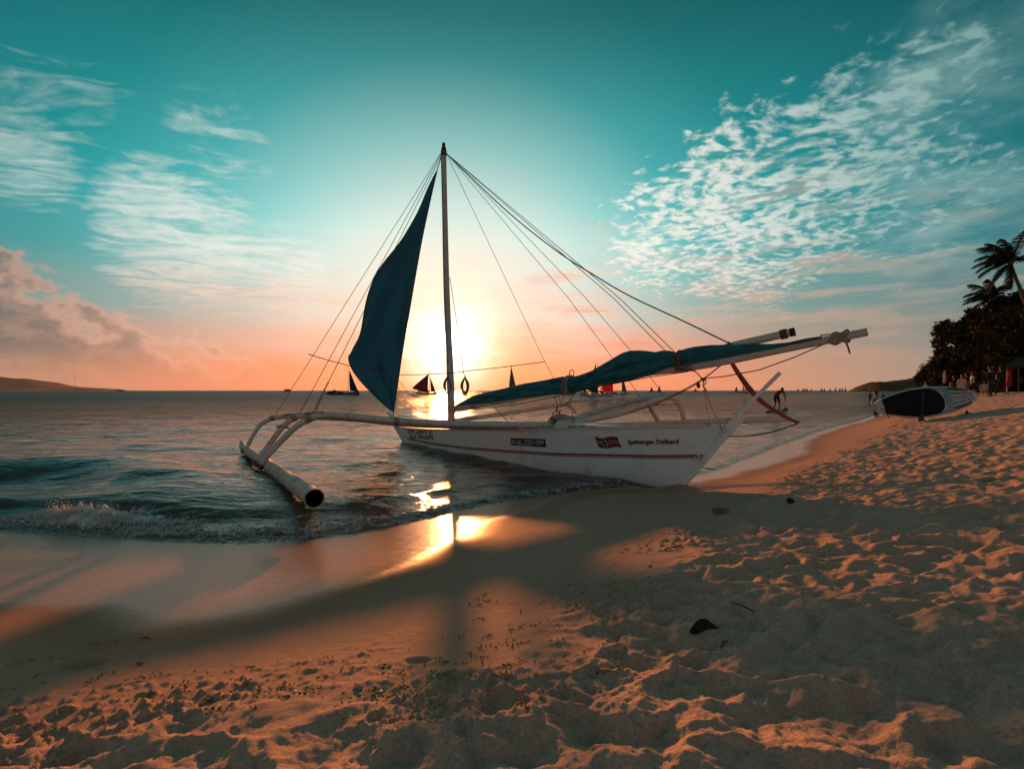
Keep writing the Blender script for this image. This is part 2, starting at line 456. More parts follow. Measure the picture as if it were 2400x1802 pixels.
class MB:
    """collects shapes in world coordinates; build() links them as one mesh object"""
    def __init__(self):
        self.v = []; self.f = []; self.mi = []
        self.cur = 0
    def add(self, vs, fs):
        o = len(self.v)
        self.v.extend([tuple(p) for p in vs])
        self.f.extend([tuple(i + o for i in q) for q in fs])
        self.mi.extend([self.cur] * len(fs))
    def tube(self, pts, rad, n=8, caps=True, squash=None):
        pts = [Vector(p) for p in pts]
        if not hasattr(rad, '__len__'): rad = [rad] * len(pts)
        vs = []; fs = []
        up = Vector((0, 0, 1)); prev = None
        for i, p in enumerate(pts):
            d = (pts[min(i + 1, len(pts) - 1)] - pts[max(i - 1, 0)])
            if d.length < 1e-9: d = Vector((0, 0, 1))
            d.normalize()
            if prev is None:
                a = d.cross(up)
                if a.length < 1e-3: a = d.cross(Vector((0, 1, 0)))
                a.normalize()
            else:
                a = prev - d * prev.dot(d)
                a.normalize()
            prev = a
            b = d.cross(a)
            r = rad[i]
            ra, rb = (r, r) if squash is None else (r * squash[0], r * squash[1])
            for k in range(n):
                t = 2 * math.pi * k / n
                vs.append(p + a * (math.cos(t) * ra) + b * (math.sin(t) * rb))
        for i in range(len(pts) - 1):
            for k in range(n):
                fs.append((i * n + k, i * n + (k + 1) % n, (i + 1) * n + (k + 1) % n, (i + 1) * n + k))
        if caps:
            fs.append(tuple(range(n - 1, -1, -1)))
            fs.append(tuple((len(pts) - 1) * n + k for k in range(n)))
        self.add(vs, fs)
        return self
    def box(self, c, ax, ay, az):
        c = Vector(c); ax = Vector(ax); ay = Vector(ay); az = Vector(az)
        vs = [c + ax * i + ay * j + az * k for i in (-1, 1) for j in (-1, 1) for k in (-1, 1)]
        self.add(vs, [(0, 1, 3, 2), (4, 6, 7, 5), (0, 4, 5, 1), (2, 3, 7, 6), (0, 2, 6, 4), (1, 5, 7, 3)])
        return self
    def loft(self, rings, closed=True, caps=False):
        n = len(rings[0]); vs = [p for r in rings for p in r]; fs = []
        for i in range(len(rings) - 1):
            for k in range(n if closed else n - 1):
                fs.append((i * n + k, i * n + (k + 1) % n, (i + 1) * n + (k + 1) % n, (i + 1) * n + k))
        if caps:
            fs.append(tuple(range(n - 1, -1, -1))); fs.append(tuple((len(rings) - 1) * n + k for k in range(n)))
        self.add(vs, fs)
        return self
    def build(self, name, m, parent=None, smooth=True, kind=None):
        me = bpy.data.meshes.new(name)
        if parent is not None: org = ORG[parent.name]
        else:
            a = np.array(self.v); org = Vector((float(a[:, 0].mean()), float(a[:, 1].mean()), float(a[:, 2].min())))
        me.from_pydata([(p[0] - org.x, p[1] - org.y, p[2] - org.z) for p in self.v], [], self.f)
        ms = m if isinstance(m, (list, tuple)) else [m]
        for x in ms: me.materials.append(x)
        if len(ms) > 1: me.polygons.foreach_set('material_index', self.mi)
        if smooth:
            me.shade_smooth() if hasattr(me, 'shade_smooth') else None
            try: me.set_sharp_from_angle(angle=R(40))
            except Exception: pass
        me.update()
        o = bpy.data.objects.new(name, me)
        col.objects.link(o)
        if parent is not None: o.parent = parent
        else: o.location = org
        ORG[o.name] = org
        if kind: o['kind'] = kind
        return o

def grid_mesh(name, X, Y, Z, keep, attrs, material):
    """sheet from 2-D arrays; keep = bool per vertex"""
    nr, nc = X.shape
    idx = np.arange(nr * nc).reshape(nr, nc)
    q = np.stack([idx[:-1, :-1], idx[:-1, 1:], idx[1:, 1:], idx[1:, :-1]], -1).reshape(-1, 4)
    kf = keep.reshape(-1)[q].any(1)
    q = q[kf]
    used = np.zeros(nr * nc, bool); used[q.reshape(-1)] = True
    remap = np.cumsum(used) - 1
    q = remap[q].astype(np.int32)
    co = np.stack([X, Y, Z], -1).reshape(-1, 3)[used].astype(np.float32)
    me = bpy.data.meshes.new(name)
    me.vertices.add(len(co)); me.vertices.foreach_set('co', co.reshape(-1))
    me.loops.add(len(q) * 4); me.loops.foreach_set('vertex_index', q.reshape(-1))
    me.polygons.add(len(q)); me.polygons.foreach_set('loop_start', np.arange(0, len(q) * 4, 4, dtype=np.int32))
    try: me.polygons.foreach_set('loop_total', np.full(len(q), 4, np.int32))
    except Exception: pass
    me.polygons.foreach_set('use_smooth', np.ones(len(q), bool))
    me.update(calc_edges=True)
    for k, a in attrs.items():
        at_ = me.attributes.new(k, 'FLOAT', 'POINT'); at_.data.foreach_set('value', a.reshape(-1)[used].astype(np.float32))
    me.materials.append(material)
    me.validate()
    o = bpy.data.objects.new(name, me); col.objects.link(o)
    return o

# ---------------------------------------------------------------- sand
def sand_material():
    m = bpy.data.materials.new("sand"); m.use_nodes = True
    t = m.node_tree
    for nd in list(t.nodes): t.nodes.remove(nd)
    g = NT(t)
    tc = g.n('ShaderNodeTexCoord'); v = tc.outputs['Object']
    wet = g.n('ShaderNodeAttribute', attribute_name='wet').outputs['Fac']
    dry = g.n('ShaderNodeAttribute', attribute_name='dry').outputs['Fac']
    film = g.n('ShaderNodeAttribute', attribute_name='film').outputs['Fac']
    n1 = g.noise(v, 1.6, 5, 0.6); n2 = g.noise(v, 240.0, 3, 0.7); n3 = g.noise(v, 38.0, 4, 0.6)
    c = g.mix(g.remap(n1, 0.3, 0.7), (0.51, 0.36, 0.27, 1), (0.58, 0.415, 0.315, 1))
    c = g.mix(g.remap(n2, 0.38, 0.30, 0, 0.45), c, (0.20, 0.15, 0.11, 1))
    c = g.mix(g.remap(n2, 0.64, 0.72, 0, 0.35), c, (0.66, 0.57, 0.48, 1))
    n4 = g.noise(v, 95.0, 3, 0.75)
    c = g.mix(g.remap(n4, 0.55, 0.34, 0, 0.5), c, (0.25, 0.175, 0.125, 1))
    # damp sand between the dry sand and the wash
    c = g.mix(g.math('MULTIPLY', g.math('SUBTRACT', 1.0, dry), 0.55), c, (0.40, 0.255, 0.175, 1))
    c = g.mix(wet, c, g.mix(g.remap(n3, 0.4, 0.65), (0.33, 0.18, 0.10, 1), (0.38, 0.215, 0.125, 1)))
    p = g.n('ShaderNodeBsdfPrincipled')
    g.link(c, p.inputs['Base Color'])
    rgh = g.mix(wet, (0.92, 0.92, 0.92, 1), (0.65, 0.65, 0.65, 1))
    rgh = g.mix(film, rgh, (0.21, 0.21, 0.21, 1))
    g.link(rgh, p.inputs['Roughness'])
    g.link(g.math('ADD', 0.06, g.math('MULTIPLY', film, 0.05)), p.inputs['Specular IOR Level'])
    st = g.n('ShaderNodeMapping'); g.link(v, st.inputs['Vector']); st.inputs['Scale'].default_value = (9, 34, 1); st.inputs['Rotation'].default_value = (0, 0, R(-12))
    rip = g.noise(st.outputs[0], 1.0, 4, 0.55)
    b1 = g.n('ShaderNodeBump'); b1.inputs['Distance'].default_value = 0.004
    g.link(g.math('SUBTRACT', 0.75, g.math('MULTIPLY', film, 0.68)), b1.inputs['Strength']); g.link(n2, b1.inputs['Height'])
    b2 = g.n('ShaderNodeBump'); b2.inputs['Distance'].default_value = 0.012
    g.link(g.math('MULTIPLY', dry, 0.55), b2.inputs['Strength']); g.link(n3, b2.inputs['Height']); g.link(b1.outputs[0], b2.inputs['Normal'])
    b3 = g.n('ShaderNodeBump'); b3.inputs['Distance'].default_value = 0.004
    g.link(g.math('MULTIPLY', film, 0.6), b3.inputs['Strength']); g.link(rip, b3.inputs['Height']); g.link(b2.outputs[0], b3.inputs['Normal'])
    g.link(b3.outputs[0], p.inputs['Normal'])
    out = g.n('ShaderNodeOutputMaterial'); g.link(p.outputs[0], out.inputs[0])
    return m

GROUND = {}
def ground(x, y):
    """height of the built sand sheet under (x, y)"""
    r = math.hypot(x, y); a = math.degrees(math.atan2(x, y))
    if 0.56 < r < 61.5 and abs(a) < 61.5:
        Z = GROUND['z']
        i = math.log(r / 0.55) / math.log(62 / 0.55) * (Z.shape[0] - 1); j = (a + 62) / 124 * (Z.shape[1] - 1)
        i0, j0 = int(i), int(j); fi, fj = i - i0, j - j0
        return float((Z[i0, j0] * (1 - fi) + Z[i0 + 1, j0] * fi) * (1 - fj) + (Z[i0, j0 + 1] * (1 - fi) + Z[i0 + 1, j0 + 1] * fi) * fj)
    xa = np.array([float(x)]); ya = np.array([float(y)])
    return float(beach_base(xa, ya, sdist(xa, ya, SHORE))[0])

def build_sand():
    mt = sand_material()
    def sheet(name, r0, r1, nr, a0, a1, na, fine):
        r = np.exp(np.linspace(math.log(r0), math.log(r1), nr)); a = np.linspace(R(a0), R(a1), na)
        RR, AA = np.meshgrid(r, a, indexing='ij')
        X = RR * np.sin(AA); Y = RR * np.cos(AA)
        Z, s, sd, dry = sand_height(X, Y)
        sw = sdist(X, Y, WET) + 0.10 * pnoise(X * 1.6, Y * 1.6, 3)
        wet = sstep(0.42, -0.10, sw)
        film = sstep(0.06, -0.28, sw)
        keep = s > -5.0
        return X, Y, Z, keep, dict(wet=wet, dry=dry, film=film)
    # one fan-shaped sheet, finest near the viewer
    X, Y, Z, k, at_ = sheet('beach', 0.55, 62, 860, -62, 62, 760, True)
    o = grid_mesh('beach', X, Y, Z, k, at_, mt)
    GROUND['z'] = Z
    tag(o, 'trampled pale sand beach with damp smooth strip along the water', kind='structure')
    # rest of the ground: behind, beside and far along the shore
    r = np.concatenate([np.exp(np.linspace(math.log(62), math.log(1600), 60))])
    def coarse(name, r, a):
        RR, AA = np.meshgrid(r, a, indexing='ij')
        X = RR * np.sin(AA); Y = RR * np.cos(AA)
        s = sdist(X, Y, SHORE); Z = beach_base(X, Y, s)
        o = grid_mesh(name, X, Y, Z, s > -8, dict(wet=sstep(0.6, -0.2, s - 0.5), dry=sstep(1, 2, s), film=sstep(0.4, -0.2, s - .2)), mt)
        tag(o, kind='structure')
        return o
    tag(coarse('beach_far', r, np.linspace(R(-62), R(178), 260)), 'far end of the sand beach running under the trees')
    tag(coarse('beach_behind', np.exp(np.linspace(math.log(0.2), math.log(62), 90)), np.linspace(R(62), R(298), 160)), 'sand beach behind and beside the viewpoint')
build_sand()

# ---------------------------------------------------------------- sea
def sea_material():
    m = bpy.data.materials.new("sea_water"); m.use_nodes = True
    t = m.node_tree
    for nd in list(t.nodes): t.nodes.remove(nd)
    g = NT(t)
    tc = g.n('ShaderNodeTexCoord'); v = tc.outputs['Object']
    dep = g.n('ShaderNodeAttribute', attribute_name='depth').outputs['Fac']
    foam = g.n('ShaderNodeAttribute', attribute_name='foam').outputs['Fac']
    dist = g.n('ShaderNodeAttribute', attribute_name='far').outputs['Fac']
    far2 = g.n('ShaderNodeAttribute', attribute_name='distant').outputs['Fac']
    mp = g.n('ShaderNodeMapping'); g.link(v, mp.inputs['Vector']); mp.inputs['Scale'].default_value = (0.55, 1.35, 1); mp.inputs['Rotation'].default_value = (0, 0, R(14))
    big = g.noise(mp.outputs[0], 0.8, 4, 0.55, 0.4)
    mid = g.noise(mp.outputs[0], 2.6, 5, 0.58, 0.4)
    fin = g.noise(mp.outputs[0], 11.0, 4, 0.6, 0.3)
    b0 = g.n('ShaderNodeBump'); b0.inputs['Distance'].default_value = 0.9; g.link(g.math('MULTIPLY', dist, 0.85), b0.inputs['Strength']); g.link(big, b0.inputs['Height'])
    b1 = g.n('ShaderNodeBump'); b1.inputs['Distance'].default_value = 0.17; g.link(g.math('ADD', 0.30, g.math('MULTIPLY', dist, 0.7)), b1.inputs['Strength']); g.link(mid, b1.inputs['Height']); g.link(b0.outputs[0], b1.inputs['Normal'])
    b2 = g.n('ShaderNodeBump'); b2.inputs['Distance'].default_value = 0.016; b2.inputs['Strength'].default_value = 0.45; g.link(fin, b2.inputs['Height']); g.link(b1.outputs[0], b2.inputs['Normal'])
    N = b2.outputs[0]
    opac = g.math('SUBTRACT', 1.0, g.math('POWER', 2.718, g.math('MULTIPLY', dep, -7.0)))
    tr = g.n('ShaderNodeBsdfTransparent'); tr.inputs[0].default_value = (0.72, 0.76, 0.60, 1)
    df = g.n('ShaderNodeBsdfDiffuse')
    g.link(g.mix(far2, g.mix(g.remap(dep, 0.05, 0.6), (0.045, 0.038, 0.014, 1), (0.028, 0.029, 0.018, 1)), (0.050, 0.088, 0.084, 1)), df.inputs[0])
    tl = g.n('ShaderNodeBsdfTranslucent'); tl.inputs[0].default_value = (0.06, 0.085, 0.016, 1); g.link(N, tl.inputs['Normal'])
    body = g.n('ShaderNodeMixShader'); body.inputs[0].default_value = 0.3; g.link(df.outputs[0], body.inputs[1]); g.link(tl.outputs[0], body.inputs[2])
    under = g.n('ShaderNodeMixShader'); g.link(opac, under.inputs[0]); g.link(tr.outputs[0], under.inputs[1]); g.link(body.outputs[0], under.inputs[2])
    fr = g.n('ShaderNodeFresnel'); fr.inputs['IOR'].default_value = 1.333; g.link(N, fr.inputs['Normal'])
    gl = g.n('ShaderNodeBsdfGlossy'); gl.inputs['Roughness'].default_value = 0.05; g.link(N, gl.inputs['Normal'])
    g.link(g.math('ADD', 0.045, g.math('MULTIPLY', far2, 0.19)), gl.inputs['Roughness'])
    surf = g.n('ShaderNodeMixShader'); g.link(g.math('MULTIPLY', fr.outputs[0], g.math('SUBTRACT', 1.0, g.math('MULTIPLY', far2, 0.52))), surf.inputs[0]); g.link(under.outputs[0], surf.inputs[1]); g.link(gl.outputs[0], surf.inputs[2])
    # foam: broken by fine cells
    vn = g.n('ShaderNodeTexVoronoi'); g.link(v, vn.inputs['Vector']); vn.inputs['Scale'].default_value = 26.0
    br = g.noise(v, 9.0, 6, 0.7, 0.8)
    ff = g.math('ADD', foam, g.math('ADD', g.math('MULTIPLY', g.math('SUBTRACT', br, 0.5), 1.5), g.math('MULTIPLY', g.math('SUBTRACT', vn.outputs['Distance'], 0.35), 0.5)))
    ff = g.math('MULTIPLY', g.remap(ff, 0.42, 0.80), g.remap(foam, 0.02, 0.2))
    fd = g.n('ShaderNodeBsdfPrincipled'); fd.inputs['Base Color'].default_value = (0.62, 0.64, 0.62, 1); fd.inputs['Roughness'].default_value = 0.55
    fb = g.n('ShaderNodeBump'); fb.inputs['Distance'].default_value = 0.02; fb.inputs['Strength'].default_value = 0.8; g.link(g.noise(v, 45, 5, 0.7), fb.inputs['Height']); g.link(fb.outputs[0], fd.inputs['Normal'])
    fin_ = g.n('ShaderNodeMixShader'); g.link(g.math('MULTIPLY', ff, 0.85), fin_.inputs[0]); g.link(surf.outputs[0], fin_.inputs[1]); g.link(fd.outputs[0], fin_.inputs[2])
    out = g.n('ShaderNodeOutputMaterial'); g.link(fin_.outputs[0], out.inputs[0])
    return m

CREST = spline([(-60, 9), (-30, 8.6), (-12, 7.9), (-7.6, 7.5), (-6.4, 7.5), (-4.9, 6.85), (-3.7, 6.25), (-2.5, 5.65), (-1.4, 5.6), (-0.3, 6.2), (0.6, 6.9)], 4)
def wave_crest(x, y, s):
    """swell running in to the shore, strongest on the left; returns height and foam"""
    along = x + 0.25 * y
    # outer roller (dark face)
    d1 = sdist(x, y, CREST) + 0.16 * pnoise(x * 0.8, y * 0.8, 21) + 0.06 * pnoise(x * 2.1, y * 2.1, 25)
    a1 = (0.17 * sstep(-2.2, -4.8, x) + 0.09 * sstep(-0.6, -2.6, x)) * sstep(-34, -14, x)
    w1 = a1 * np.where(d1 > 0, np.exp(-(d1 / 0.72) ** 2), np.exp(-(d1 / 1.5) ** 2))
    # inner breaker
    c2 = -0.72 + 0.14 * pnoise(along * 0.8, y * 0, 22)
    d2 = s - c2
    a2 = (0.05 * sstep(-2.6, -3.6, x) + 0.045 * sstep(1.6, -1.2, x)) * sstep(-40, -15, x)
    w2 = a2 * np.where(d2 > 0, np.exp(-(d2 / 0.17) ** 2), np.exp(-(d2 / 0.60) ** 2))
    # swash bore at the edge
    c3 = -0.16 + 0.07 * pnoise(along * 1.7, y * 0, 23)
    d3 = s - c3
    w3 = 0.028 * np.where(d3 > 0, np.exp(-(d3 / 0.10) ** 2), np.exp(-(d3 / 0.40) ** 2)) * sstep(-30, -10, x)
    # farther small rollers along the right hand shore
    c4 = -2.4 + 0.3 * pnoise(x * 0.2, y * 0.2, 24)
    w4 = 0.06 * np.exp(-((s - c4) / np.where(s > c4, 0.35, 0.8)) ** 2) * sstep(4.0, 8.0, x) * sstep(90, 30, x)
    br = sstep(-3.2, -3.5, x) * sstep(-4.75, -4.3, x)
    foam = 0.40 * br * np.exp(-((d2 - 0.20) / 0.20) ** 2)
    foam = np.maximum(foam, 0.46 * np.exp(-((d3 - 0.03) / 0.10) ** 2) * sstep(-4.4, -3.0, x) * sstep(1.9, 1.2, x))
    foam = np.maximum(foam, 0.30 * np.exp(-((d2 - 0.35) / 0.30) ** 2) * sstep(-3.6, -2.4, x) * sstep(0.4, -1.0, x))
    foam = np.maximum(foam, 0.50 * np.exp(-((s + 0.25) / 0.25) ** 2) * sstep(2.2, 3.2, x) * sstep(40, 15, x))
    foam = np.maximum(foam, 0.40 * np.exp(-((s - c4 - 0.2) / 0.25) ** 2) * sstep(4.0, 7.0, x) * sstep(60, 20, x))
    return w1 + w2 + w3 + w4, foam, br

def water_height(x, y, r, dr):
    s = sdist(x, y, SHORE)
    big, foam, br = wave_crest(x, y, s)
    shal = sstep(0.05, -1.6, s)
    ca, sa = math.cos(R(14)), math.sin(R(14))
    xr = x * ca + y * sa; yr = -x * sa + y * ca
    z = np.zeros_like(x)
    for wl, amp, sd, st in ((3.4, 0.040, 1, 2.4), (1.5, 0.040, 2, 2.4), (0.72, 0.038, 3, 2.6), (0.34, 0.022, 4, 2.4), (0.16, 0.0085, 5, 2.1)):
        fade = sstep(2.0, 4.5, wl / dr)
        n = pnoise(xr / (wl * st) + 0.25 * pnoise(yr / wl, xr / wl, sd + 70), yr / wl, sd)
        z += amp * fade * (0.6 * n + 0.8 * (0.5 - np.abs(n)))
    for wl, amp, sd, st in ((9.0, 0.10, 31, 2.6), (24.0, 0.16, 32, 3.0)):
        z += amp * sstep(-6, -30, s) * sstep(2.0, 4.5, wl / dr) * pnoise(xr / (wl * st), yr / wl, sd)
    calm = 0.35 + 0.65 * shal
    z = z * calm * sstep(0.25, -0.5, s) + big
    return z, s, foam, br

def build_sea():
    mt = sea_material()
    nr, na = 1050, 560
    r = np.exp(np.linspace(math.log(2.2), math.log(9000), nr)); a = np.linspace(R(-64), R(52), na)
    RR, AA = np.meshgrid(r, a, indexing='ij')
    X = RR * np.sin(AA); Y = RR * np.cos(AA)
    dr = np.maximum(RR * (math.log(9000 / 2.2) / nr), RR * R(116) / na)
    Z, s, foam, br = water_height(X, Y, RR, dr)
    sz = beach_base(X, Y, s)
    depth = np.maximum(Z - sz, 0)
    far = sstep(6, 45, RR)
    keep = (s < 0.45)
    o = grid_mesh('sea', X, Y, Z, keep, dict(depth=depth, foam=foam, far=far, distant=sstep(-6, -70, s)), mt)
    tag(o, 'calm evening sea with a small roller breaking at the shore', kind='structure')
    # sea beyond the sides of the view
    r2 = np.exp(np.linspace(math.log(8), math.log(9000), 50)); a2 = np.linspace(R(-150), R(-64), 40)
    RR, AA = np.meshgrid(r2, a2, indexing='ij'); X = RR * np.sin(AA); Y = RR * np.cos(AA); s = sdist(X, Y, SHORE)
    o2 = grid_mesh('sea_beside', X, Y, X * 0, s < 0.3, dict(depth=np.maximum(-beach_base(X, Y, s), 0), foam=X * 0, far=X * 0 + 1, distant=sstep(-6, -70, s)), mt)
    tag(o2, 'sea stretching away beside the view', kind='structure')
build_sea()

# ---------------------------------------------------------------- the beached outrigger sailing boat
M_WHITE = mat('boat_white_paint', (0.80, 0.81, 0.79), 0.42, 0.5, vary=0.05, vscale=3, bump=0.06, bscale=22, dirt=(0.30, 0.27, 0.21, 3.2, 0.55, 0.78))
M_DECK = mat('deck_white_paint', (0.62, 0.61, 0.57), 0.5, 0.45, vary=0.08, vscale=8, bump=0.1, bscale=30)
M_RED = mat('red_stripe_paint', (0.22, 0.012, 0.018), 0.45, 0.5, vary=0.1, vscale=14)
M_DRED = mat('dark_red_paint', (0.27, 0.010, 0.022), 0.4, 0.5, vary=0.12, vscale=9, bump=0.1)
M_BLACKP = mat('black_paint', (0.02, 0.022, 0.022), 0.5, 0.4, vary=0.2, vscale=20)
M_SIGNW = mat('sign_white_paint', (0.55, 0.55, 0.52), 0.5, 0.4, vary=0.1, vscale=25)
M_NAVY = mat('navy_paint', (0.012, 0.018, 0.03), 0.5, 0.4, vary=0.15, vscale=25)
M_SAIL = mat('teal_sailcloth', (0.045, 0.24, 0.37), 0.75, 0.2, vary=0.07, vscale=2.2, bump=0.25, bscale=14, trans=0.30)
M_FURL = mat('teal_furled_cloth', (0.022, 0.15, 0.195), 0.72, 0.25, vary=0.22, vscale=5, bump=0.3, bscale=18)
M_BAMBOO = mat('painted_bamboo', (0.60, 0.57, 0.51), 0.5, 0.4, vary=0.16, vscale=5, bump=0.18, bscale=26, dirt=(0.24, 0.17, 0.12, 5.0, 0.52, 0.72))
M_POLE = mat('pale_pole_paint', (0.46, 0.45, 0.41), 0.5, 0.4, vary=0.12, vscale=7, bump=0.12, bscale=30, dirt=(0.22, 0.17, 0.12, 6, 0.6, 0.8))
M_FLOAT = mat('weathered_float', (0.56, 0.48, 0.42), 0.6, 0.35, vary=0.2, vscale=4, bump=0.35, bscale=16, dirt=(0.20, 0.14, 0.10, 7, 0.50, 0.68))
M_ROPE = mat('rope_fibre', (0.15, 0.11, 0.075), 0.85, 0.2, vary=0.25, vscale=40, bump=0.4, bscale=160)
M_ROPEL = mat('pale_rope_fibre', (0.36, 0.31, 0.25), 0.85, 0.2, vary=0.25, vscale=40, bump=0.4, bscale=160)
M_WIRE = mat('stay_wire', (0.10, 0.095, 0.09), 0.45, 0.5, metal=0.5, vary=0.1)
M_DARK = mat('dark_fitting', (0.018, 0.016, 0.015), 0.55, 0.4, vary=0.2, vscale=20)
M_HOLLOW = mat('hollow_pole_inside', (0.012, 0.010, 0.009), 0.9, 0.1, vary=0.2)
M_NET = mat('net_cord', (0.42, 0.36, 0.29), 0.8, 0.2, vary=0.2, vscale=30)

FOOT = Vector((2.10, 6.42, 0.0))           # foot of the raked stem, on the centre line
AX = Vector((0.615, -0.789, 0.0)).normalized()
NX = Vector((-AX.y * -1, 0, 0))
NX = Vector((-0.789, -0.615, 0.0)).normalized()   # towards the near side
def BW(s, w, z):
    return FOOT + AX * s + NX * w + Vector((0, 0, z))
def bpx(u, v, w=0.0):
    """point on the boat's vertical plane at side offset w that shows at pixel (u, v)"""
    k = (u - 1200) / 1200
    P = FOOT + NX * w
    s = (k * P.y - P.x) / (AX.x - k * AX.y)
    d = P.y + AX.y * s
    return Vector((P.x + AX.x * s, d, CAM_Z + (915 - v) / 1200 * d))
def lpx(A, B, u, v):
    """point over the plan line A-B that shows at pixel (u, v)"""
    k = (u - 1200) / 1200
    q = (k * A.y - A.x) / ((B.x - A.x) - k * (B.y - A.y))
    x = A.x + (B.x - A.x) * q; y = A.y + (B.y - A.y) * q
    return Vector((x, y, CAM_Z + (915 - v) / 1200 * y))
def sw_of(p):
    d = p - FOOT
    return d.dot(AX), d.dot(NX), p.z
def curve(pts, n=6):
    P = [Vector(p) for p in pts]
    P = [P[0] * 2 - P[1]] + P + [P[-1] * 2 - P[-2]]
    out = []
    for i in range(1, len(P) - 2):
        for k in range(n):
            t = k / n
            out.append(0.5 * ((2 * P[i]) + (-P[i - 1] + P[i + 1]) * t + (2 * P[i - 1] - 5 * P[i] + 4 * P[i + 1] - P[i + 2]) * t * t
                              + (-P[i - 1] + 3 * P[i] - 3 * P[i + 1] + P[i + 2]) * t ** 3))
    out.append(P[-2])
    return out
def sag(a, b, drop, n=14):
    a = Vector(a); b = Vector(b)
    return [a.lerp(b, i / n) + Vector((0, 0, -drop * 4 * (i / n) * (1 - i / n))) for i in range(n + 1)]

boat = empty('outrigger_sailboat', (0.0, 9.3, 0.0))
tag(boat, 'large white outrigger sailboat with teal sails beached at the water edge', 'sailboat')

# ---- hull
S0, S1 = -7.55, 0.0            # station of the far end (waterline) and of the stem foot
GZ = lambda t: 0.36 + 0.34 * t + 0.16 * t ** 3            # gunwale height (t = 0 far end, 1 near end)
def hull_point(t, f, side):
    """t along the hull 0..1, f 0 keel .. 1 gunwale, side +1 near / -1 far"""
    zk = -0.26 + 0.24 * t ** 3 + 0.30 * max(0, 0.10 - t) * 10 * 0.5
    zg = GZ(t)
    z = zk + (zg - zk) * f
    # the ends rake outwards towards the gunwale
    s = S0 + (S1 - S0) * t
    if t > 0.80:
        s += (t - 0.80) / 0.20 * 0.62 * max(0.0, (z - 0.0)) / 0.86
    if t < 0.15:
        s -= (0.15 - t) / 0.15 * 0.42 * max(0.0, z) / 0.36
    b = 0.36 * (math.sin(math.pi * min(1, (0.16 + 0.84 * t) / 1.02)) ** 0.55 if t < 1 else 0)
    b = 0.36 * min(1, 4.2 * (1 - t)) ** 0.8 * min(1, 0.34 + 2.6 * t) ** 0.8
    b = max(b, 0.018)
    prof = 0.0 if f <= 0 else (0.62 + 0.38 * f) * min(1, f * 5.5) ** 0.6
    w = side * b * prof
    return BW(s, w, z)
NST = 44
FR = [0, 0.04, 0.09, 0.16, 0.25, 0.4, 0.55, 0.7, 0.85, 0.95, 1.0]
hb = MB()
rings = []
for i in range(NST + 1):
    t = i / NST
    ring = [hull_point(t, f, 1) for f in reversed(FR)] + [hull_point(t, f, -1) for f in FR[1:]]
    rings.append(ring)
hb.loft(rings, closed=False)
n = len(rings[0])
hb.f.append(tuple(range(n)))
hb.mi.append(0)
hull = hb.build('hull', M_WHITE, boat)
# deck, slightly below the gunwale
db = MB()
dr_ = []
for i in range(NST + 1):
    t = i / NST
    a_ = hull_point(t, 0.955, 1); b_ = hull_point(t, 0.955, -1)
    m_ = (a_ + b_) / 2 + Vector((0, 0, 0.012))
    dr_.append([a_ + (m_ - a_) * 0.02, m_, b_ + (m_ - b_) * 0.02])
db.loft(dr_, closed=False)
db.build('deck', M_DECK, boat)
def hull_surface(s, z):
    """near side point of the hull skin at station s (measured along AX) and height z, by search over t"""
    lo, hi = 0.0, 1.0
    for _ in range(30):
        t = (lo + hi) / 2
        zk = -0.26 + 0.24 * t ** 3 + 0.30 * max(0, 0.10 - t) * 10 * 0.5
        f = min(1, max(0, (z - zk) / (GZ(t) - zk)))
        p = hull_point(t, f, 1)
        if (p - FOOT).dot(AX) < s: lo = t
        else: hi = t
    return p
def rail_strip(name, f0, f1, t0, t1, m, proud, parent, nseg=60):
    b = MB(); rr = []
    for i in range(nseg + 1):
        t = t0 + (t1 - t0) * i / nseg
        a_ = hull_point(t, f0, 1); c_ = hull_point(t, f1, 1)
        rr.append([a_ + NX * -0.004, a_ + NX * proud, c_ + NX * proud, c_ + NX * -0.004])
    b.loft(rr, closed=True, caps=True)
    return b.build(name, m, parent, smooth=False)
rail_strip('gunwale_rail', 0.965, 1.004, 0.0, 0.985, M_DECK, 0.014, hull)
def far_rail():
    b = MB(); rr = []
    for i in range(61):
        t = i / 61 * 0.985
        a_ = hull_point(t, 0.965, -1); c_ = hull_point(t, 1.004, -1)
        rr.append([a_ - NX * -0.004, a_ - NX * 0.014, c_ - NX * 0.014, c_ - NX * -0.004])
    b.loft(rr, closed=True, caps=True); b.build('gunwale_rail', M_DECK, hull, smooth=False)
far_rail()
# red stripe pair: follows pixels of the photograph on the skin
def stripe(off, wid):
    b = MB(); rr = []
    key = [(951, 1026), (1000, 1034), (1100, 1047), (1200, 1054), (1300, 1060), (1410, 1064), (1520, 1068), (1650, 1069)]
    for i in range(71):
        u = 951 + (1647 - 951) * i / 70
        v = np.interp(u, [k[0] for k in key], [k[1] for k in key])
        p = bpx(u, v, 0.22)
        s_, w_, z_ = sw_of(p)
        a_ = hull_surface(s_, z_ + off); c_ = hull_surface(s_, z_ + off - wid)
        rr.append([a_ - NX * 0.003, a_ + NX * 0.005, c_ + NX * 0.005, c_ - NX * 0.003])
    b.loft(rr, closed=True, caps=True)
    return b.build('red_stripe', M_RED, hull, smooth=False)
stripe(0.0, 0.024); stripe(-0.034, 0.012)
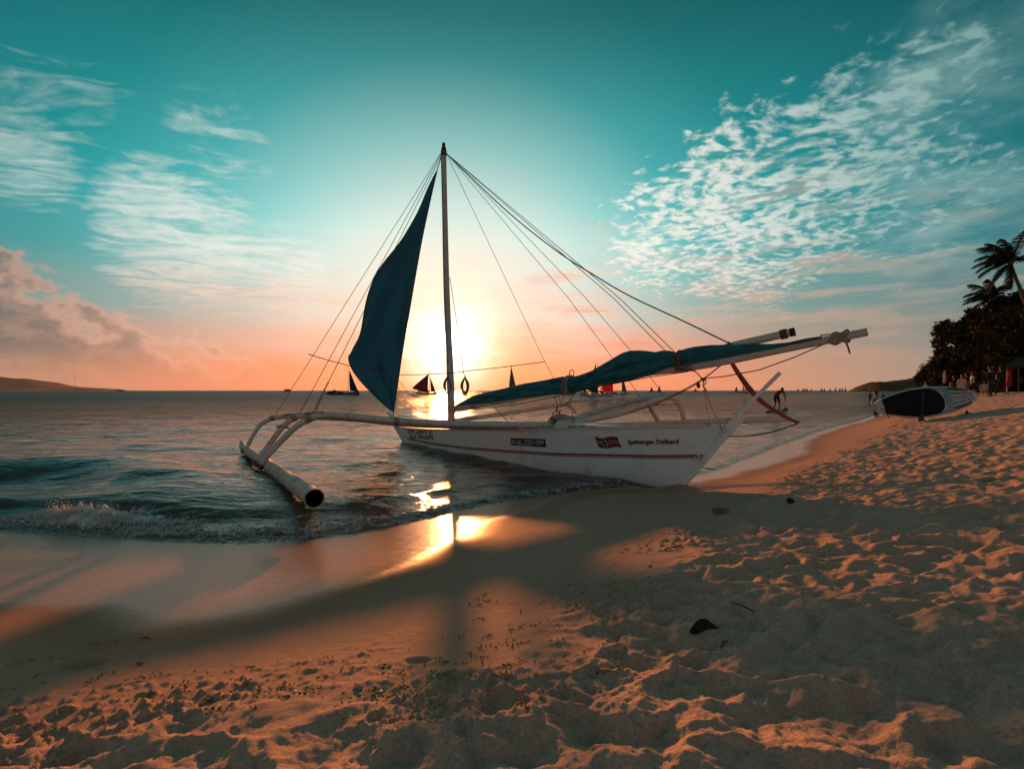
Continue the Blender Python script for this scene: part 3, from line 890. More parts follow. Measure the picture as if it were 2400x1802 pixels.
# raked stem plank and the stick that runs on above it
fo = bpx(1592, 1147); tp = bpx(1828, 874)
md = bpx(1722, 990)
sb_ = MB()
d_ = (tp - fo).normalized(); nn = d_.cross(NX).normalized()
sb_.box((fo + md) / 2 + nn * 0.012, d_ * ((md - fo).length / 2), NX * 0.022, nn * 0.028)
sb_.build('stem_plank', M_WHITE, hull, smooth=False)
sb_ = MB(); sb_.tube([fo + nn * -0.03 + d_ * 0.02, md + nn * -0.035, tp], [0.020, 0.020, 0.022], 6); sb_.build('bow_stick', M_WHITE, boat)
# raised triangular breast board at the near end
b = MB()
P = [bpx(1700, 1006, 0.03), bpx(1716, 983, 0.03), bpx(1745, 972, 0.0), bpx(1732, 995, 0.0)]
Q = [p - NX * 0.06 for p in P]
b.add(P + Q, [(0, 1, 2, 3), (7, 6, 5, 4), (0, 4, 5, 1), (1, 5, 6, 2), (2, 6, 7, 3), (3, 7, 4, 0)]); b.build('breast_board', M_WHITE, boat, smooth=False)
b = MB(); b.tube([bpx(1694, 1003) + Vector((0.03 * math.cos(a), 0, 0.035 * math.sin(a) + 0.02)) for a in np.linspace(0, math.pi * 1.8, 14)], 0.009, 6); b.build('mooring_ring', M_ROPEL, boat)
# small fin-like board at the far end
b = MB(); b.box(bpx(922, 981), AX * 0.30 + Vector((0, 0, -0.15)), NX * 0.05, Vector((0, 0, 0.012))); b.build('end_board', M_WHITE, boat, smooth=False)
# deck box and grey hatch in front of the lashing
b = MB()
A_ = bpx(1300, 1003, 0.10); B_ = bpx(1420, 1006, 0.10)
P = [bpx(1292, 1012, 0.17), bpx(1306, 985, 0.17), bpx(1318, 985, 0.17), bpx(1327, 993, 0.17), bpx(1421, 999, 0.17), bpx(1423, 1014, 0.17)]
Q = [p - NX * 0.36 for p in P]
b.add(P + Q, [(0, 1, 2, 3, 4, 5), (11, 10, 9, 8, 7, 6)] + [(i, i + 6, (i + 1) % 6 + 6, (i + 1) % 6) for i in range(6)]); b.build('deck_box', M_DECK, boat, smooth=False)
for k, (u0, u1) in enumerate(((1331, 1352), (1357, 1378), (1384, 1402))):
    b = MB(); pa_ = bpx(u0, 999.5, 0.176); pb_ = bpx(u1, 1001, 0.176)
    b.box((pa_ + pb_) / 2, (pb_ - pa_) / 2, NX * 0.002, Vector((0, 0, 0.007))); b.build('box_slot', M_DARK, boat, smooth=False)
# thwart posts seen between rail and arms
for u in (1216, 1246, 1268):
    b = MB(); p = bpx(u, 1004, -0.05); b.box(p, AX * 0.035, NX * 0.05, Vector((0, 0, 0.06))); b.build('deck_cleat', M_DECK, boat, smooth=False)

# ---- lettering on the hull side
def text_on_hull(txt, u0, u1, v_mid, hpx, m, name, bold=0.0, clip=None, shear=0.0, lift=0.007, spacing=1.0):
    cu = bpy.data.curves.new('lettering', 'FONT')
    cu.body = txt; cu.size = 1.0; cu.offset = bold; cu.shear = shear; cu.resolution_u = 3; cu.space_character = spacing
    to = bpy.data.objects.new('lettering_curve', cu); col.objects.link(to)
    dg = bpy.context.evaluated_depsgraph_get()
    me = bpy.data.meshes.new_from_object(to.evaluated_get(dg))
    bpy.data.objects.remove(to); bpy.data.curves.remove(cu)
    bm = bmesh.new(); bm.from_mesh(me)
    xs = [v.co.x for v in bm.verts]; ys = [v.co.y for v in bm.verts]
    x0, x1, y0, y1 = min(xs), max(xs), min(ys), max(ys)
    if clip is not None:
        yc = y0 + (y1 - y0) * clip[1]
        geom = list(bm.verts) + list(bm.edges) + list(bm.faces)
        bmesh.ops.bisect_plane(bm, geom=geom, plane_co=(0, yc, 0), plane_no=(0, 1 if clip[0] == 'low' else -1, 0), clear_outer=True)
    p0 = bpx(u0, v_mid, 0.25); p1 = bpx(u1, v_mid, 0.25)
    s0 = (p0 - FOOT).dot(AX); s1 = (p1 - FOOT).dot(AX)
    z0, z1 = p0.z, p1.z
    H = hpx * ((p0.y + p1.y) / 2) / 1200
    org = ORG[hull.name]
    cut = bmesh.ops.triangulate(bm, faces=bm.faces)
    for v in bm.verts:
        f = (v.co.x - x0) / (x1 - x0); gq = (v.co.y - y0) / (y1 - y0) - 0.5
        s_ = s0 + (s1 - s0) * f; z_ = z0 + (z1 - z0) * f + gq * H
        q = hull_surface(s_, z_) + NX * lift
        v.co = q - org
    if clip is None:
        bm.to_mesh(me); bm.free()
        me.materials.clear(); me.materials.append(m)
        o = bpy.data.objects.new(name, me); col.objects.link(o); o.parent = hull; ORG[o.name] = org
        return o
    # half letters: every loose piece an object of its own
    left = set(bm.verts)
    while left:
        st = [left.pop()]; isl = set(st)
        while st:
            v = st.pop()
            for e in v.link_edges:
                w = e.other_vert(v)
                if w in left: left.discard(w); isl.add(w); st.append(w)
        vs = list(isl); ix = {v: i for i, v in enumerate(vs)}
        fs = [tuple(ix[v] for v in f.verts) for f in bm.faces if f.verts[0] in isl]
        if not fs: continue
        m2 = bpy.data.meshes.new('letter'); m2.from_pydata([tuple(v.co) for v in vs], [], fs); m2.materials.append(m)
        o = bpy.data.objects.new('letter', m2); col.objects.link(o); o.parent = hull; ORG[o.name] = org
    bm.free()
    return None
text_on_hull('Spitbergen Svalbard', 1464, 1572, 1038, 15, M_RED, 'lettering', 0.035)
# registration plate with white characters
def plate(u0, u1, v0l, v1l, v0r, v1r, m, name, lift):
    b = MB(); rr = []
    for i in range(13):
        f = i / 12; u = u0 + (u1 - u0) * f
        a_ = bpx(u, v0l + (v0r - v0l) * f, 0.26); c_ = bpx(u, v1l + (v1r - v1l) * f, 0.26)
        sa, _, za = sw_of(a_); sc_, _, zc = sw_of(c_)
        a2 = hull_surface(sa, za); c2 = hull_surface(sa, zc)
        rr.append([a2 - NX * 0.002, a2 + NX * lift, c2 + NX * lift, c2 - NX * 0.002])
    b.loft(rr, closed=True, caps=True)
    return b.build(name, m, hull, smooth=False)
plate(1204, 1286, 1026, 1043, 1028, 1047, M_BLACKP, 'registration_plate', 0.006)
text_on_hull('WV-AKL-122017-10044', 1206, 1284, 1036, 13.5, M_SIGNW, 'lettering', 0.02, lift=0.010)
text_on_hull('REO NIKOLAI', 953, 1022, 1017, 21, M_RED, 'lettering', 0.01, clip=('high', 0.5), lift=0.009)
text_on_hull('REO NIKOLAI', 956, 1022, 1018.5, 21, M_NAVY, 'lettering', 0.01, clip=('low', 0.46), lift=0.011)
# waving flag: red field, pale-edged dark cross
def flag_piece(f0, f1, g0, g1, m, lift, name):
    b = MB(); rr = []
    for i in range(17):
        f = f0 + (f1 - f0) * i / 16
        u = 1398 + 48 * f + 0
        wav = 2.6 * math.sin(f * 6.0 - 0.2)
        def pt(gv):
            uu = u + 3.5 * (gv - 0.5) * 2
            vv = 1023 + 25 * gv + wav + 3 * f
            p = bpx(uu, vv, 0.25); s_, _, z_ = sw_of(p)
            return hull_surface(s_, z_) + NX * lift
        rr.append([pt(g0), pt(g1)])
    b.loft(rr, closed=False)
    return b.build(name, m, hull, smooth=False)
flag_piece(0, 1, 0, 1, M_DRED, 0.006, 'flag_field')
flag_piece(0.27, 0.42, 0, 1, M_SIGNW, 0.008, 'flag_cross_edge'); flag_piece(0, 1, 0.40, 0.62, M_SIGNW, 0.0082, 'flag_cross_edge')
flag_piece(0.30, 0.39, 0, 1, M_NAVY, 0.010, 'flag_cross'); flag_piece(0, 1, 0.45, 0.57, M_NAVY, 0.0102, 'flag_cross')

# ---- mast
mb_ = bpx(1059, 1003); mm = bpx(1047, 690); mt_ = bpx(1040, 352)
mast_line = curve([mb_, bpx(1054, 850), mm, bpx(1043, 520), mt_], 8)
b = MB(); b.tube(mast_line, [0.080 - 0.028 * i / (len(mast_line) - 1) for i in range(len(mast_line))], 14)
mast = b.build('mast', M_POLE, boat)
b = MB(); b.tube([mt_ + Vector((0, 0, -0.03)), mt_ + Vector((0, 0, 0.03)), mt_ + Vector((0, 0, 0.09)), mt_ + Vector((0, 0, 0.10)), mt_ + Vector((0, 0, 0.13)), mt_ + Vector((0, 0, 0.155))],
                 [0.062, 0.052, 0.030, 0.036, 0.040, 0.018], 12); b.build('mast_cap', M_DARK, mast)
for k in range(5):
    z_ = -0.05 - 0.018 * k
    b = MB(); c_ = mt_ + Vector((0, 0, z_))
    b.tube([c_ + Vector((0.058 * math.cos(a), 0.058 * math.sin(a), 0.004 * math.sin(a * 2))) for a in np.linspace(0, 2 * math.pi, 15)], 0.009, 5, caps=False); b.build('mast_lashing', M_ROPE, mast)
def line(name, pts, r, m=M_WIRE, n=5):
    b = MB(); b.tube(pts, r, n); return b.build(name, m, boat)

# ---- jib: luff on the centre plane, belly and clew blown out towards the near side
luff_px = [(1024, 400), (1006, 480), (988, 566), (972, 655), (958, 738), (945, 812), (935, 880), (928, 930), (922, 966)]
leech_px = [(1022, 402), (984, 480), (938, 566), (892, 630), (858, 700), (845, 760), (833, 800), (820, 845), (850, 900)]
foot_px = [(921, 966), (900, 943), (876, 920)]
def jib():
    b = MB(); NU, NV = 26, 48
    lu = curve([bpx(u, v) for u, v in luff_px], 6)
    left = [(1023, 401), (1003, 440), (982, 490), (960, 532), (936, 572), (905, 612), (880, 650), (862, 695), (852, 730), (845, 765), (838, 790), (828, 812), (823, 828), (819, 840), (828, 866), (845, 892), (868, 918), (893, 943), (920, 965)]
    dep = [0, .12, .25, .38, .52, .68, .82, .95, 1.0, 1.03, 1.05, 1.06, 1.06, 1.05, .95, .78, .55, .28, 0.02]
    lf = []
    for (u, v), dd in zip(left, dep):
        d0 = np.interp(v, [p[1] for p in luff_px], [bpx(*p).y for p in luff_px])
        lf.append(at(u, v, d0 - dd * 1.0))
    lf = curve(lf, 4)
    def sample(L, t):
        x = t * (len(L) - 1); i = min(int(x), len(L) - 2); return L[i].lerp(L[i + 1], x - i)
    rows = []
    for j in range(NV + 1):
        t = j / NV
        a_ = sample(lu, t); c_ = sample(lf, t)
        wdt = (c_ - a_).length
        row = []
        for i in range(NU + 1):
            f = i / NU
            p = a_.lerp(c_, f)
            belly = 0.16 * wdt * math.sin(math.pi * min(1, f ** 0.8)) 
            wr = 0.085 * wdt * math.sin(9 * f + 5 * t + 2 * math.sin(7 * t)) * math.sin(math.pi * f) + 0.045 * wdt * math.sin(21 * f - 13 * t) * f
            crease = -0.11 * wdt * math.exp(-((f - 0.80 + 0.5 * (t - 0.62)) / 0.07) ** 2) * math.exp(-((t - 0.66) / 0.16) ** 2)
            p = p + Vector((0.2, 1.0, 0.0)) * (belly + wr + crease)
            row.append(p)
        rows.append(row)
    b.loft(rows, closed=False)
    o = b.build('jib_sail', M_SAIL, boat)
    sm = o.modifiers.new('thick', 'SOLIDIFY'); sm.thickness = 0.006
    b = MB(); b.tube([p + Vector((0.004, 0, 0)) for p in lu], 0.011, 6); b.build('luff_rope', M_DRED, o)
    # hems and panel seams
    b = MB(); b.tube([r_[-1] for r_ in rows], 0.009, 5); b.build('leech_hem', M_FURL, o)
    for j0 in (9, 17, 25, 33, 41):
        ln = [rows[min(NV, j0 + int(round(5 * i / NU)))][i] + Vector((-0.003, -0.008, 0)) for i in range(0, NU + 1)]
        b = MB(); b.tube(ln, 0.006, 4); b.build('panel_seam', M_FURL, o)
    ln = [rows[j][int(NU * 0.22)] + Vector((0, -0.008, 0)) for j in range(2, NV - 1)]
    b = MB(); b.tube(ln, 0.006, 4); b.build('panel_seam', M_FURL, o)
    return lu
LUFF = jib()
line('forestay', [bpx(1036, 362), LUFF[0]] , 0.010, M_ROPE)
line('tack_line', [LUFF[-1], bpx(922, 986)], 0.010, M_ROPE)
line('jib_sheet', sag(bpx(928, 880) , bpx(1010, 955), 0.16), 0.006, M_ROPE)
line('jib_sheet', sag(bpx(932, 905), bpx(995, 968), 0.12), 0.006, M_ROPE)

# ---- boom, gaff and furled mainsail
def spar_w(u): return -1.15 * max(0.0, (u - 1061) / (2032 - 1061)) ** 1.2
def spx(u, v, dw=0.0):
    return bpx(u, v, spar_w(u) + dw)
boom_px = [(1062, 959), (1203, 934), (1310, 912), (1407, 891), (1510, 873), (1610, 861), (1700, 846), (1773, 831), (1860, 813), (1945, 796), (2033, 778)]
boom_line = curve([spx(u, v) for u, v in boom_px], 5)
b = MB(); b.tube(boom_line, [0.066 - 0.020 * i / (len(boom_line) - 1) for i in range(len(boom_line))], 14)
boom = b.build('boom', M_POLE, boat)
gaff_px = [(1560, 862), (1640, 835), (1714, 812), (1790, 794), (1856, 779)]
gaff_line = curve([spx(u, v, -0.06) for u, v in gaff_px], 5)
b = MB(); b.tube(gaff_line, [0.058 - 0.010 * i / (len(gaff_line) - 1) for i in range(len(gaff_line))], 12)
gaff = b.build('gaff', M_BAMBOO, boat)
ge = gaff_line[-1]; gd = (gaff_line[-1] - gaff_line[-3]).normalized()
b = MB(); b.tube([ge - gd * 0.02, ge + gd * 0.035], 0.054, 10); b.build('gaff_end_cap', M_DARK, gaff)
for k in range(4):
    c_ = ge - gd * (0.06 + 0.02 * k)
    e1 = gd.cross(Vector((0, 0, 1))).normalized(); e2 = gd.cross(e1)
    b = MB(); b.tube([c_ + e1 * (0.056 * math.cos(a)) + e2 * (0.056 * math.sin(a)) for a in np.linspace(0, 2 * math.pi, 13)], 0.010, 5, caps=False); b.build('gaff_lashing', M_ROPE, gaff)
top_px = [(1072, 949), (1100, 933), (1118, 924), (1160, 915), (1203, 905), (1250, 896), (1290, 888), (1320, 883), (1340, 884), (1362, 879), (1390, 869), (1419, 852), (1445, 838), (1468, 826), (1484, 821), (1505, 821), (1521, 823), (1540, 826), (1556, 822), (1572, 822), (1588, 828), (1606, 818), (1630, 813), (1665, 809), (1710, 808), (1760, 806), (1810, 806), (1850, 802), (1890, 793), (1925, 788)]
bot_px = [(1072, 951), (1100, 949), (1118, 947), (1160, 944), (1203, 938), (1250, 931), (1290, 925), (1320, 923), (1340, 921), (1362, 916), (1390, 908), (1419, 901), (1445, 897), (1468, 893), (1484, 889), (1505, 884), (1521, 880), (1540, 875), (1556, 870), (1572, 864), (1588, 859), (1606, 855), (1630, 852), (1665, 846), (1710, 837), (1760, 828), (1810, 820), (1850, 811), (1890, 803), (1925, 794)]
def furled():
    b = MB(); rings = []; NK = 40
    tu = [p[0] for p in top_px]
    us = np.linspace(1072, 1925, 150)
    for i, u in enumerate(us):
        vt = np.interp(u, tu, [p[1] for p in top_px]); vb = np.interp(u, tu, [p[1] for p in bot_px])
        ct = spx(u, (vt + vb) / 2, 0.02)
        rh = (vb - vt) / 2 * ct.y / 1200
        t = i / (len(us) - 1)
        rw = 0.035 + 0.80 * min(rh, 0.30) ** 1.0 * 0.75
        # tie points pinch the bundle
        ring = []
        for k in range(NK):
            a = 2 * math.pi * k / NK
            fold = 0.16 * math.sin(7 * a + 9 * math.sin(4.3 * t) + 22 * t) + 0.12 * math.sin(13 * a - 31 * t + 2.0) + 0.05 * math.sin(4 * a + 50 * t)
            env = min(1, rh / 0.10)
            rr_ = 1 + fold * env * (0.45 + 0.55 * abs(math.cos(a)))
            ring.append(ct + NX * (math.cos(a) * rw * rr_) + Vector((0, 0, math.sin(a) * rh * (1 + 0.35 * (rr_ - 1)))))
        rings.append(ring)
    b.loft(rings, closed=True, caps=True)
    return b.build('furled_mainsail', M_FURL, boat)
furl = furled()
def wrap(u, v0, v1, rad, m, name, parent, k=1, du=3, extra=0.012):
    for j in range(k):
        uu = u + j * du
        c_ = spx(uu, (v0 + v1) / 2, 0.02); rh = (v1 - v0) / 2 * c_.y / 1200 + extra
        rw = max(0.05, rh * 0.66 + 0.04)
        b = MB()
        b.tube([c_ + NX * (rw * math.cos(a)) + Vector((0, 0, rh * math.sin(a))) + AX * (0.02 * math.sin(a + j)) for a in np.linspace(0, 2 * math.pi, 21)], rad, 5, caps=False)
        b.build(name, m, parent)
wrap(1332, 882, 924, 0.011, M_ROPEL, 'sail_tie', furl, 3, 4)
wrap(1592, 824, 866, 0.012, M_ROPE, 'sail_tie', furl, 3, 4)
wrap(1612, 846, 869, 0.009, M_ROPE, 'boom_lashing', boom, 3, 5, 0.004)
wrap(1112, 938, 958, 0.010, M_ROPE, 'boom_lashing', boom, 2, 4, 0.004)
# lashing coils near the outer end of the boom, with a hanging tail
for k in range(10):
    u = 1947 + 3.9 * k; v = np.interp(u, [p[0] for p in boom_px], [p[1] for p in boom_px])
    c_ = spx(u, v); d_ = (spx(u + 10, v - 2) - spx(u - 10, v + 2)).normalized()
    e1 = NX; e2 = d_.cross(e1).normalized(); r_ = 0.060 + 0.012 * math.sin(k * 0.9)
    b = MB(); b.tube([c_ + e1 * (r_ * math.cos(a)) + e2 * (r_ * math.sin(a)) + d_ * (0.006 * a) for a in np.linspace(0, 2 * math.pi, 17)], 0.0115, 6, caps=False); b.build('end_lashing', M_ROPEL, boom)
line('rope_tail', [spx(1981, 798), spx(1988, 815), spx(1992, 829)], 0.010, M_ROPE)
line('rope_under_boom', [spx(u, v) for u, v in ((2030, 787), (1985, 788), (1950, 783), (1922, 786))], 0.008, M_ROPE)
line('boom_foot_rope', [spx(u, v) for u, v in ((1072, 966), (1130, 958), (1203, 949), (1300, 930), (1420, 903), (1520, 884), (1612, 871))], 0.007, M_ROPE)
for (u, v) in ((1708, 806),):
    b = MB(); c_ = spx(u, v); b.tube([c_ + Vector((-0.02, 0, -0.02)), c_ + Vector((0.0, 0, 0.02)), c_ + Vector((0.03, 0, -0.012))], [0.012, 0.016, 0.008], 6); b.build('knot', M_ROPE, boom)

# ---- shrouds and halyards
mh = bpx(1046, 360); ml = bpx(1032, 362)

# ---- near outrigger
F0 = at(737, 1168, 4.74); F1 = at(566, 1046, 10.4)
fl = []
def fpt(t): return F0.lerp(F1, t)
float_line = [fpt(-0.0), fpt(0.05), fpt(0.15), fpt(0.3), fpt(0.45), fpt(0.6), fpt(0.8), fpt(0.93), fpt(1.0) + Vector((0, 0, 0.10))]
float_line = curve(float_line, 4)
b = MB(); fr_ = []
for i in range(len(float_line)):
    t = i / (len(float_line) - 1)
    nodes_ = 0.007 * max(0, math.cos(t * 46)) ** 6 + 0.003 * math.sin(t * 61) + 0.002 * math.sin(t * 133)
    fr_.append(0.086 - 0.012 * t + nodes_ - (0.05 * max(0, t - 0.9) / 0.1))
b.tube(float_line, fr_, 16, caps=False)
fdir = (float_line[0] - float_line[1]).normalized()
e1 = fdir.cross(Vector((0, 0, 1))).normalized(); e2 = fdir.cross(e1)
ringo = [float_line[0] + e1 * (fr_[0] * math.cos(a)) + e2 * (fr_[0] * math.sin(a)) for a in np.linspace(0, 2 * math.pi, 25)[:-1]]
ringi = [float_line[0] + e1 * (fr_[0] * 0.88 * math.cos(a)) + e2 * (fr_[0] * 0.88 * math.sin(a)) for a in np.linspace(0, 2 * math.pi, 25)[:-1]]
ringd = [p - fdir * 0.5 for p in ringi]
b.loft([ringo, ringi], closed=True)
nf = b.build('outrigger_float', M_FLOAT, boat)
b = MB(); b.loft([ringi, ringd], closed=True); b.f.append(tuple(24 + k for k in range(24))); b.mi.append(0); b.build('hollow_end', M_HOLLOW, nf)

def arm(name, A, B, pxs, r0, r1, m=M_BAMBOO):
    ln = [lpx(A, B, u, v) for u, v in pxs]
    ln = curve(ln, 6)
    fine = []
    for i in range(len(ln) - 1):
        for k in range(3): fine.append(ln[i].lerp(ln[i + 1], k / 3))
    fine.append(ln[-1])
    acc = 0.0; rads = []
    for i, p in enumerate(fine):
        if i: acc += (p - fine[i - 1]).length
        node = math.exp(-((((acc + 0.13) % 0.46) - 0.23) / 0.018) ** 2)
        rads.append((r0 + (r1 - r0) * i / (len(fine) - 1)) * (1 + 0.10 * node + 0.025 * math.sin(acc * 7.3 + r0 * 900)))
    b = MB(); b.tube(fine, rads, 12)
    o = b.build(name, m, boat)
    for q in (0.30, 0.62):
        i = int(q * (len(fine) - 2)); d_ = (fine[i + 1] - fine[i]).normalized(); e1 = d_.cross(Vector((0, 0, 1))).normalized(); e2 = d_.cross(e1)
        for k in range(4):
            c_ = fine[i] + d_ * (0.020 * k); rr_ = rads[i] + 0.006
            b = MB(); b.tube([c_ + e1 * (rr_ * math.cos(a)) + e2 * (rr_ * math.sin(a)) for a in np.linspace(0, 2 * math.pi, 13)], 0.008, 5, caps=False); b.build('arm_lashing', M_ROPEL, o)
    return o, ln
H1 = bpx(1318, 1000, -0.15); FA = float_line[int(len(float_line) * 0.40)]
fa = at(604, 1098, 7.05); fb_ = at(597, 1090, 7.5); fc = at(571, 1063, 9.4)
a1, L1 = arm('outrigger_arm', H1, fa, [(1318, 996), (1200, 996), (1080, 994), (980, 990), (900, 984), (830, 977), (775, 973), (740, 976), (712, 988), (688, 1005), (660, 1032), (632, 1062), (606, 1096)], 0.056, 0.040)
H2 = bpx(1290, 1000, -0.15) 
a2, L2 = arm('outrigger_arm', H2, fb_, [(1290, 1001), (1200, 1001), (1080, 999), (980, 995), (900, 989), (830, 981), (750, 974), (705, 974), (680, 985), (660, 1003), (634, 1038), (612, 1068), (598, 1088)], 0.052, 0.038)
H3 = bpx(1046, 988, -0.15)
a3, L3 = arm('outrigger_arm', H3, fc, [(1046, 990), (980, 988), (900, 985), (820, 982), (740, 978), (690, 976), (645, 979), (622, 988), (606, 1001), (590, 1027), (572, 1062)], 0.050, 0.034)
for L_, rr_ in ((L1, 0.05), (L2, 0.05), (L3, 0.045)):       # lashings where arm meets float
    c_ = L_[-1]
    d_ = (L_[-1] - L_[-3]).normalized(); e1 = d_.cross(fdir).normalized(); e2 = d_.cross(e1)
    for k in range(3):
        b = MB(); cc = c_ - d_ * (0.02 * k)
        b.tube([cc + fdir * (0.055 * math.cos(a)) + e1 * (0.055 * math.sin(a)) for a in np.linspace(0, 2 * math.pi, 13)], 0.012, 5, caps=False); b.build('float_lashing', M_ROPE, nf)
# rope-bound spreader bars across the arms
bar = curve([L3[36], lpx(H3, fc, 665, 973), at(700, 970, 7.9), at(735, 968, 7.5), at(757, 967, 7.25)], 6)
b = MB(); b.tube(bar, [0.020 + 0.004 * math.sin(i * 1.7) for i in range(len(bar))], 8); b.build('spreader_bar', M_ROPEL, boat)
b = MB(); b.tube([at(649, 1000, 7.35), at(662, 999, 7.3), at(676, 1003, 7.18)], [0.018, 0.02, 0.018], 8); b.build('spreader_bar', M_ROPEL, boat)
# shrouds to the near side arms
sh_l = [(645, 972), (702, 969), (734, 967), (737, 967)]
line('shroud', [ml, at(645, 973, L3[36].y)], 0.0055)
line('shroud', [ml + Vector((0.01, 0, 0)), at(702, 970, 7.7)], 0.0055)
line('shroud', [ml + Vector((0.02, 0, -0.03)), at(770, 895, 7.35)], 0.0055)
line('shroud_tackle', [at(770, 895, 7.35), at(733, 968, 7.2)], 0.010, M_ROPEL)
line('shroud_tackle', [at(768, 898, 7.37), at(739, 968, 7.25)], 0.007, M_ROPEL)
# long thin rod slung across the mast
rod = curve([at(722, 830, 9.2), at(790, 850, 9.7), at(880, 871, 10.1), bpx(945, 879, 0.10), bpx(1046, 875, 0.09), bpx(1110, 868, -0.2), bpx(1190, 859, -0.8), bpx(1277, 848, -1.4)], 5)
line('cross_rod', rod, 0.0085, M_ROPE)

# ---- far outrigger
G0 = bpx(1848, 988, -2.35); G1 = bpx(1330, 1009, -2.5); G2 = bpx(1150, 1012, -2.5)
gl = curve([bpx(1852, 980, -2.35), bpx(1760, 984, -2.4), bpx(1600, 990, -2.45), bpx(1450, 996, -2.5), bpx(1340, 1000, -2.5), bpx(1200, 1003, -2.5)], 5)
b = MB(); b.tube(gl, [0.052 + 0.012 * i / (len(gl) - 1) for i in range(len(gl))], 12)
ff_ = b.build('outrigger_float', M_BAMBOO, boat)
def farm(pxw, r0, r1, name='outrigger_arm', m=M_BAMBOO):
    ln = curve([bpx(u, v, w) for u, v, w in pxw], 6)
    b = MB(); b.tube(ln, [r0 + (r1 - r0) * i / (len(ln) - 1) for i in range(len(ln))], 12); b.build(name, m, boat)
    return ln
N1 = farm([(1300, 999, 0.0), (1340, 985, -0.4), (1420, 957, -1.1), (1480, 940, -1.6), (1530, 932, -1.95), (1565, 930, -2.2), (1590, 938, -2.36), (1601, 961, -2.44), (1604, 992, -2.47)][:5] +
          [(1565, 931, -2.2), (1585, 937, -2.33), (1597, 960, -2.43), (1604, 991, -2.47)], 0.050, 0.050)
N2 = farm([(1320, 998, 0.0), (1370, 985, -0.4), (1440, 968, -0.9), (1500, 951, -1.4), (1535, 938, -1.75), (1560, 931, -2.0)], 0.048, 0.046)
N3 = farm([(1519, 946, -2.05), (1528, 962, -2.25), (1538, 980, -2.4), (1545, 992, -2.46)], 0.046, 0.046)
N4 = farm([(1066, 986, 0.0), (1130, 977, -0.6), (1200, 967, -1.15), (1260, 957, -1.6), (1310, 949, -1.95), (1330, 949, -2.1), (1340, 956, -2.2), (1348, 969, -2.25)], 0.046, 0.036)
farm([(1312, 952, -2.0), (1340, 941, -2.05), (1400, 936, -2.1), (1480, 935, -2.15), (1560, 932, -2.2)], 0.030, 0.030, 'outrigger_rail')
farm([(1500, 950, -2.3), (1555, 948, -2.3), (1588, 945, -2.3)], 0.016, 0.014, 'outrigger_rail')
# net slung between the two near arms of the far side
b = MB()
def samp(L, t):
    x = t * (len(L) - 1); i = min(int(x), len(L) - 2); return L[i].lerp(L[i + 1], x - i)
for k in range(56):
    t = 0.10 + 0.86 * k / 55
    p = samp(N1[:len(N1) * 5 // 8], t); q = samp(N2, min(1, t * 0.97))
    b.tube([p, p.lerp(q, 0.5) + Vector((0, 0, -0.035)), q], 0.0042, 4)
for j in (0.2, 0.4, 0.6, 0.8):
    ln = [samp(N1[:len(N1) * 5 // 8], t).lerp(samp(N2, min(1, t * 0.97)), j) + Vector((0, 0, -0.035 * (1 - abs(2 * j - 1)))) for t in np.linspace(0.1, 0.96, 24)]
    b.tube(ln, 0.0036, 4)
b.build('net', M_NET, boat)

# ---- starboard shrouds and halyards (mast head to far side arms / spars)
line('shroud', [mh, bpx(1277, 848, -1.6), bpx(1300, 890, -1.95), bpx(1316, 950, -2.0)], 0.005)
line('shroud', [mh, bpx(1333, 700, -0.85), bpx(1435, 838, -1.4), bpx(1504, 934, -2.1)], 0.005)
line('shroud', [mh, bpx(1374, 700, -0.8), bpx(1478, 822, -1.35), bpx(1560, 931, -2.2)], 0.005)
line('topping_lift', [mh, spx(1439, 700, 0.1), spx(1561, 824)], 0.006)
line('topping_lift', [mh, spx(1453, 700, 0.1), spx(1584, 828)], 0.006)
hal = curve([mh, spx(1180, 488, 0.1), spx(1300, 585), spx(1400, 650), spx(1482, 697), spx(1600, 752), spx(1714, 807)], 6)
line('halyard', hal, 0.010, M_ROPE, 6)
line('halyard', [bpx(1034, 370, 0.06), bpx(1041, 690, 0.09), bpx(1048, 850, 0.10)], 0.006)
line('halyard', [bpx(1054, 650, 0.03), bpx(1068, 740, 0.0), bpx(1079, 820, 0.0), bpx(1087, 876, 0.0), bpx(1091, 882, 0.0)], 0.007, M_ROPE)
# coiled ropes
def coil(u, v, wpx, hpx, k, w=0.0):
    b = MB(); c_ = bpx(u, v, w); sx = wpx * c_.y / 1200; sz = hpx * c_.y / 1200
    top = c_ + Vector((0, 0, sz))
    for j in range(k):
        fx = 0.55 + 0.5 * random.random(); fz = 0.80 + 0.24 * random.random(); oy = random.uniform(-0.04, 0.04); ox = random.uniform(-0.15, 0.15) * sx
        pts = []
        for a in np.linspace(0, 2 * math.pi, 20):
            zz_ = -math.cos(a)                     # -1 bottom .. +1 top
            wdt = math.sin(a) * (1.0 - 0.42 * max(0, zz_) )
            pts.append(top + Vector((ox + sx * fx * wdt, oy + 0.02 * math.cos(3 * a + j), -sz * fz * (1 - zz_))))
        b.tube(pts, 0.0085, 5, caps=False)
    b.tube([top + Vector((0, 0, -0.03)), top + Vector((0, 0, 0.05))], [0.022, 0.012], 6)
    b.build('rope_coil', M_ROPE, boat)
coil(1090, 906, 10, 20, 9)
coil(1049, 904, 10, 20, 7, 0.08)
line('mast_rope', [bpx(u, v, 0.09) for u, v in ((1063, 888), (1064, 910), (1066, 915), (1063, 930), (1068, 950), (1064, 985))], 0.008, M_ROPE)
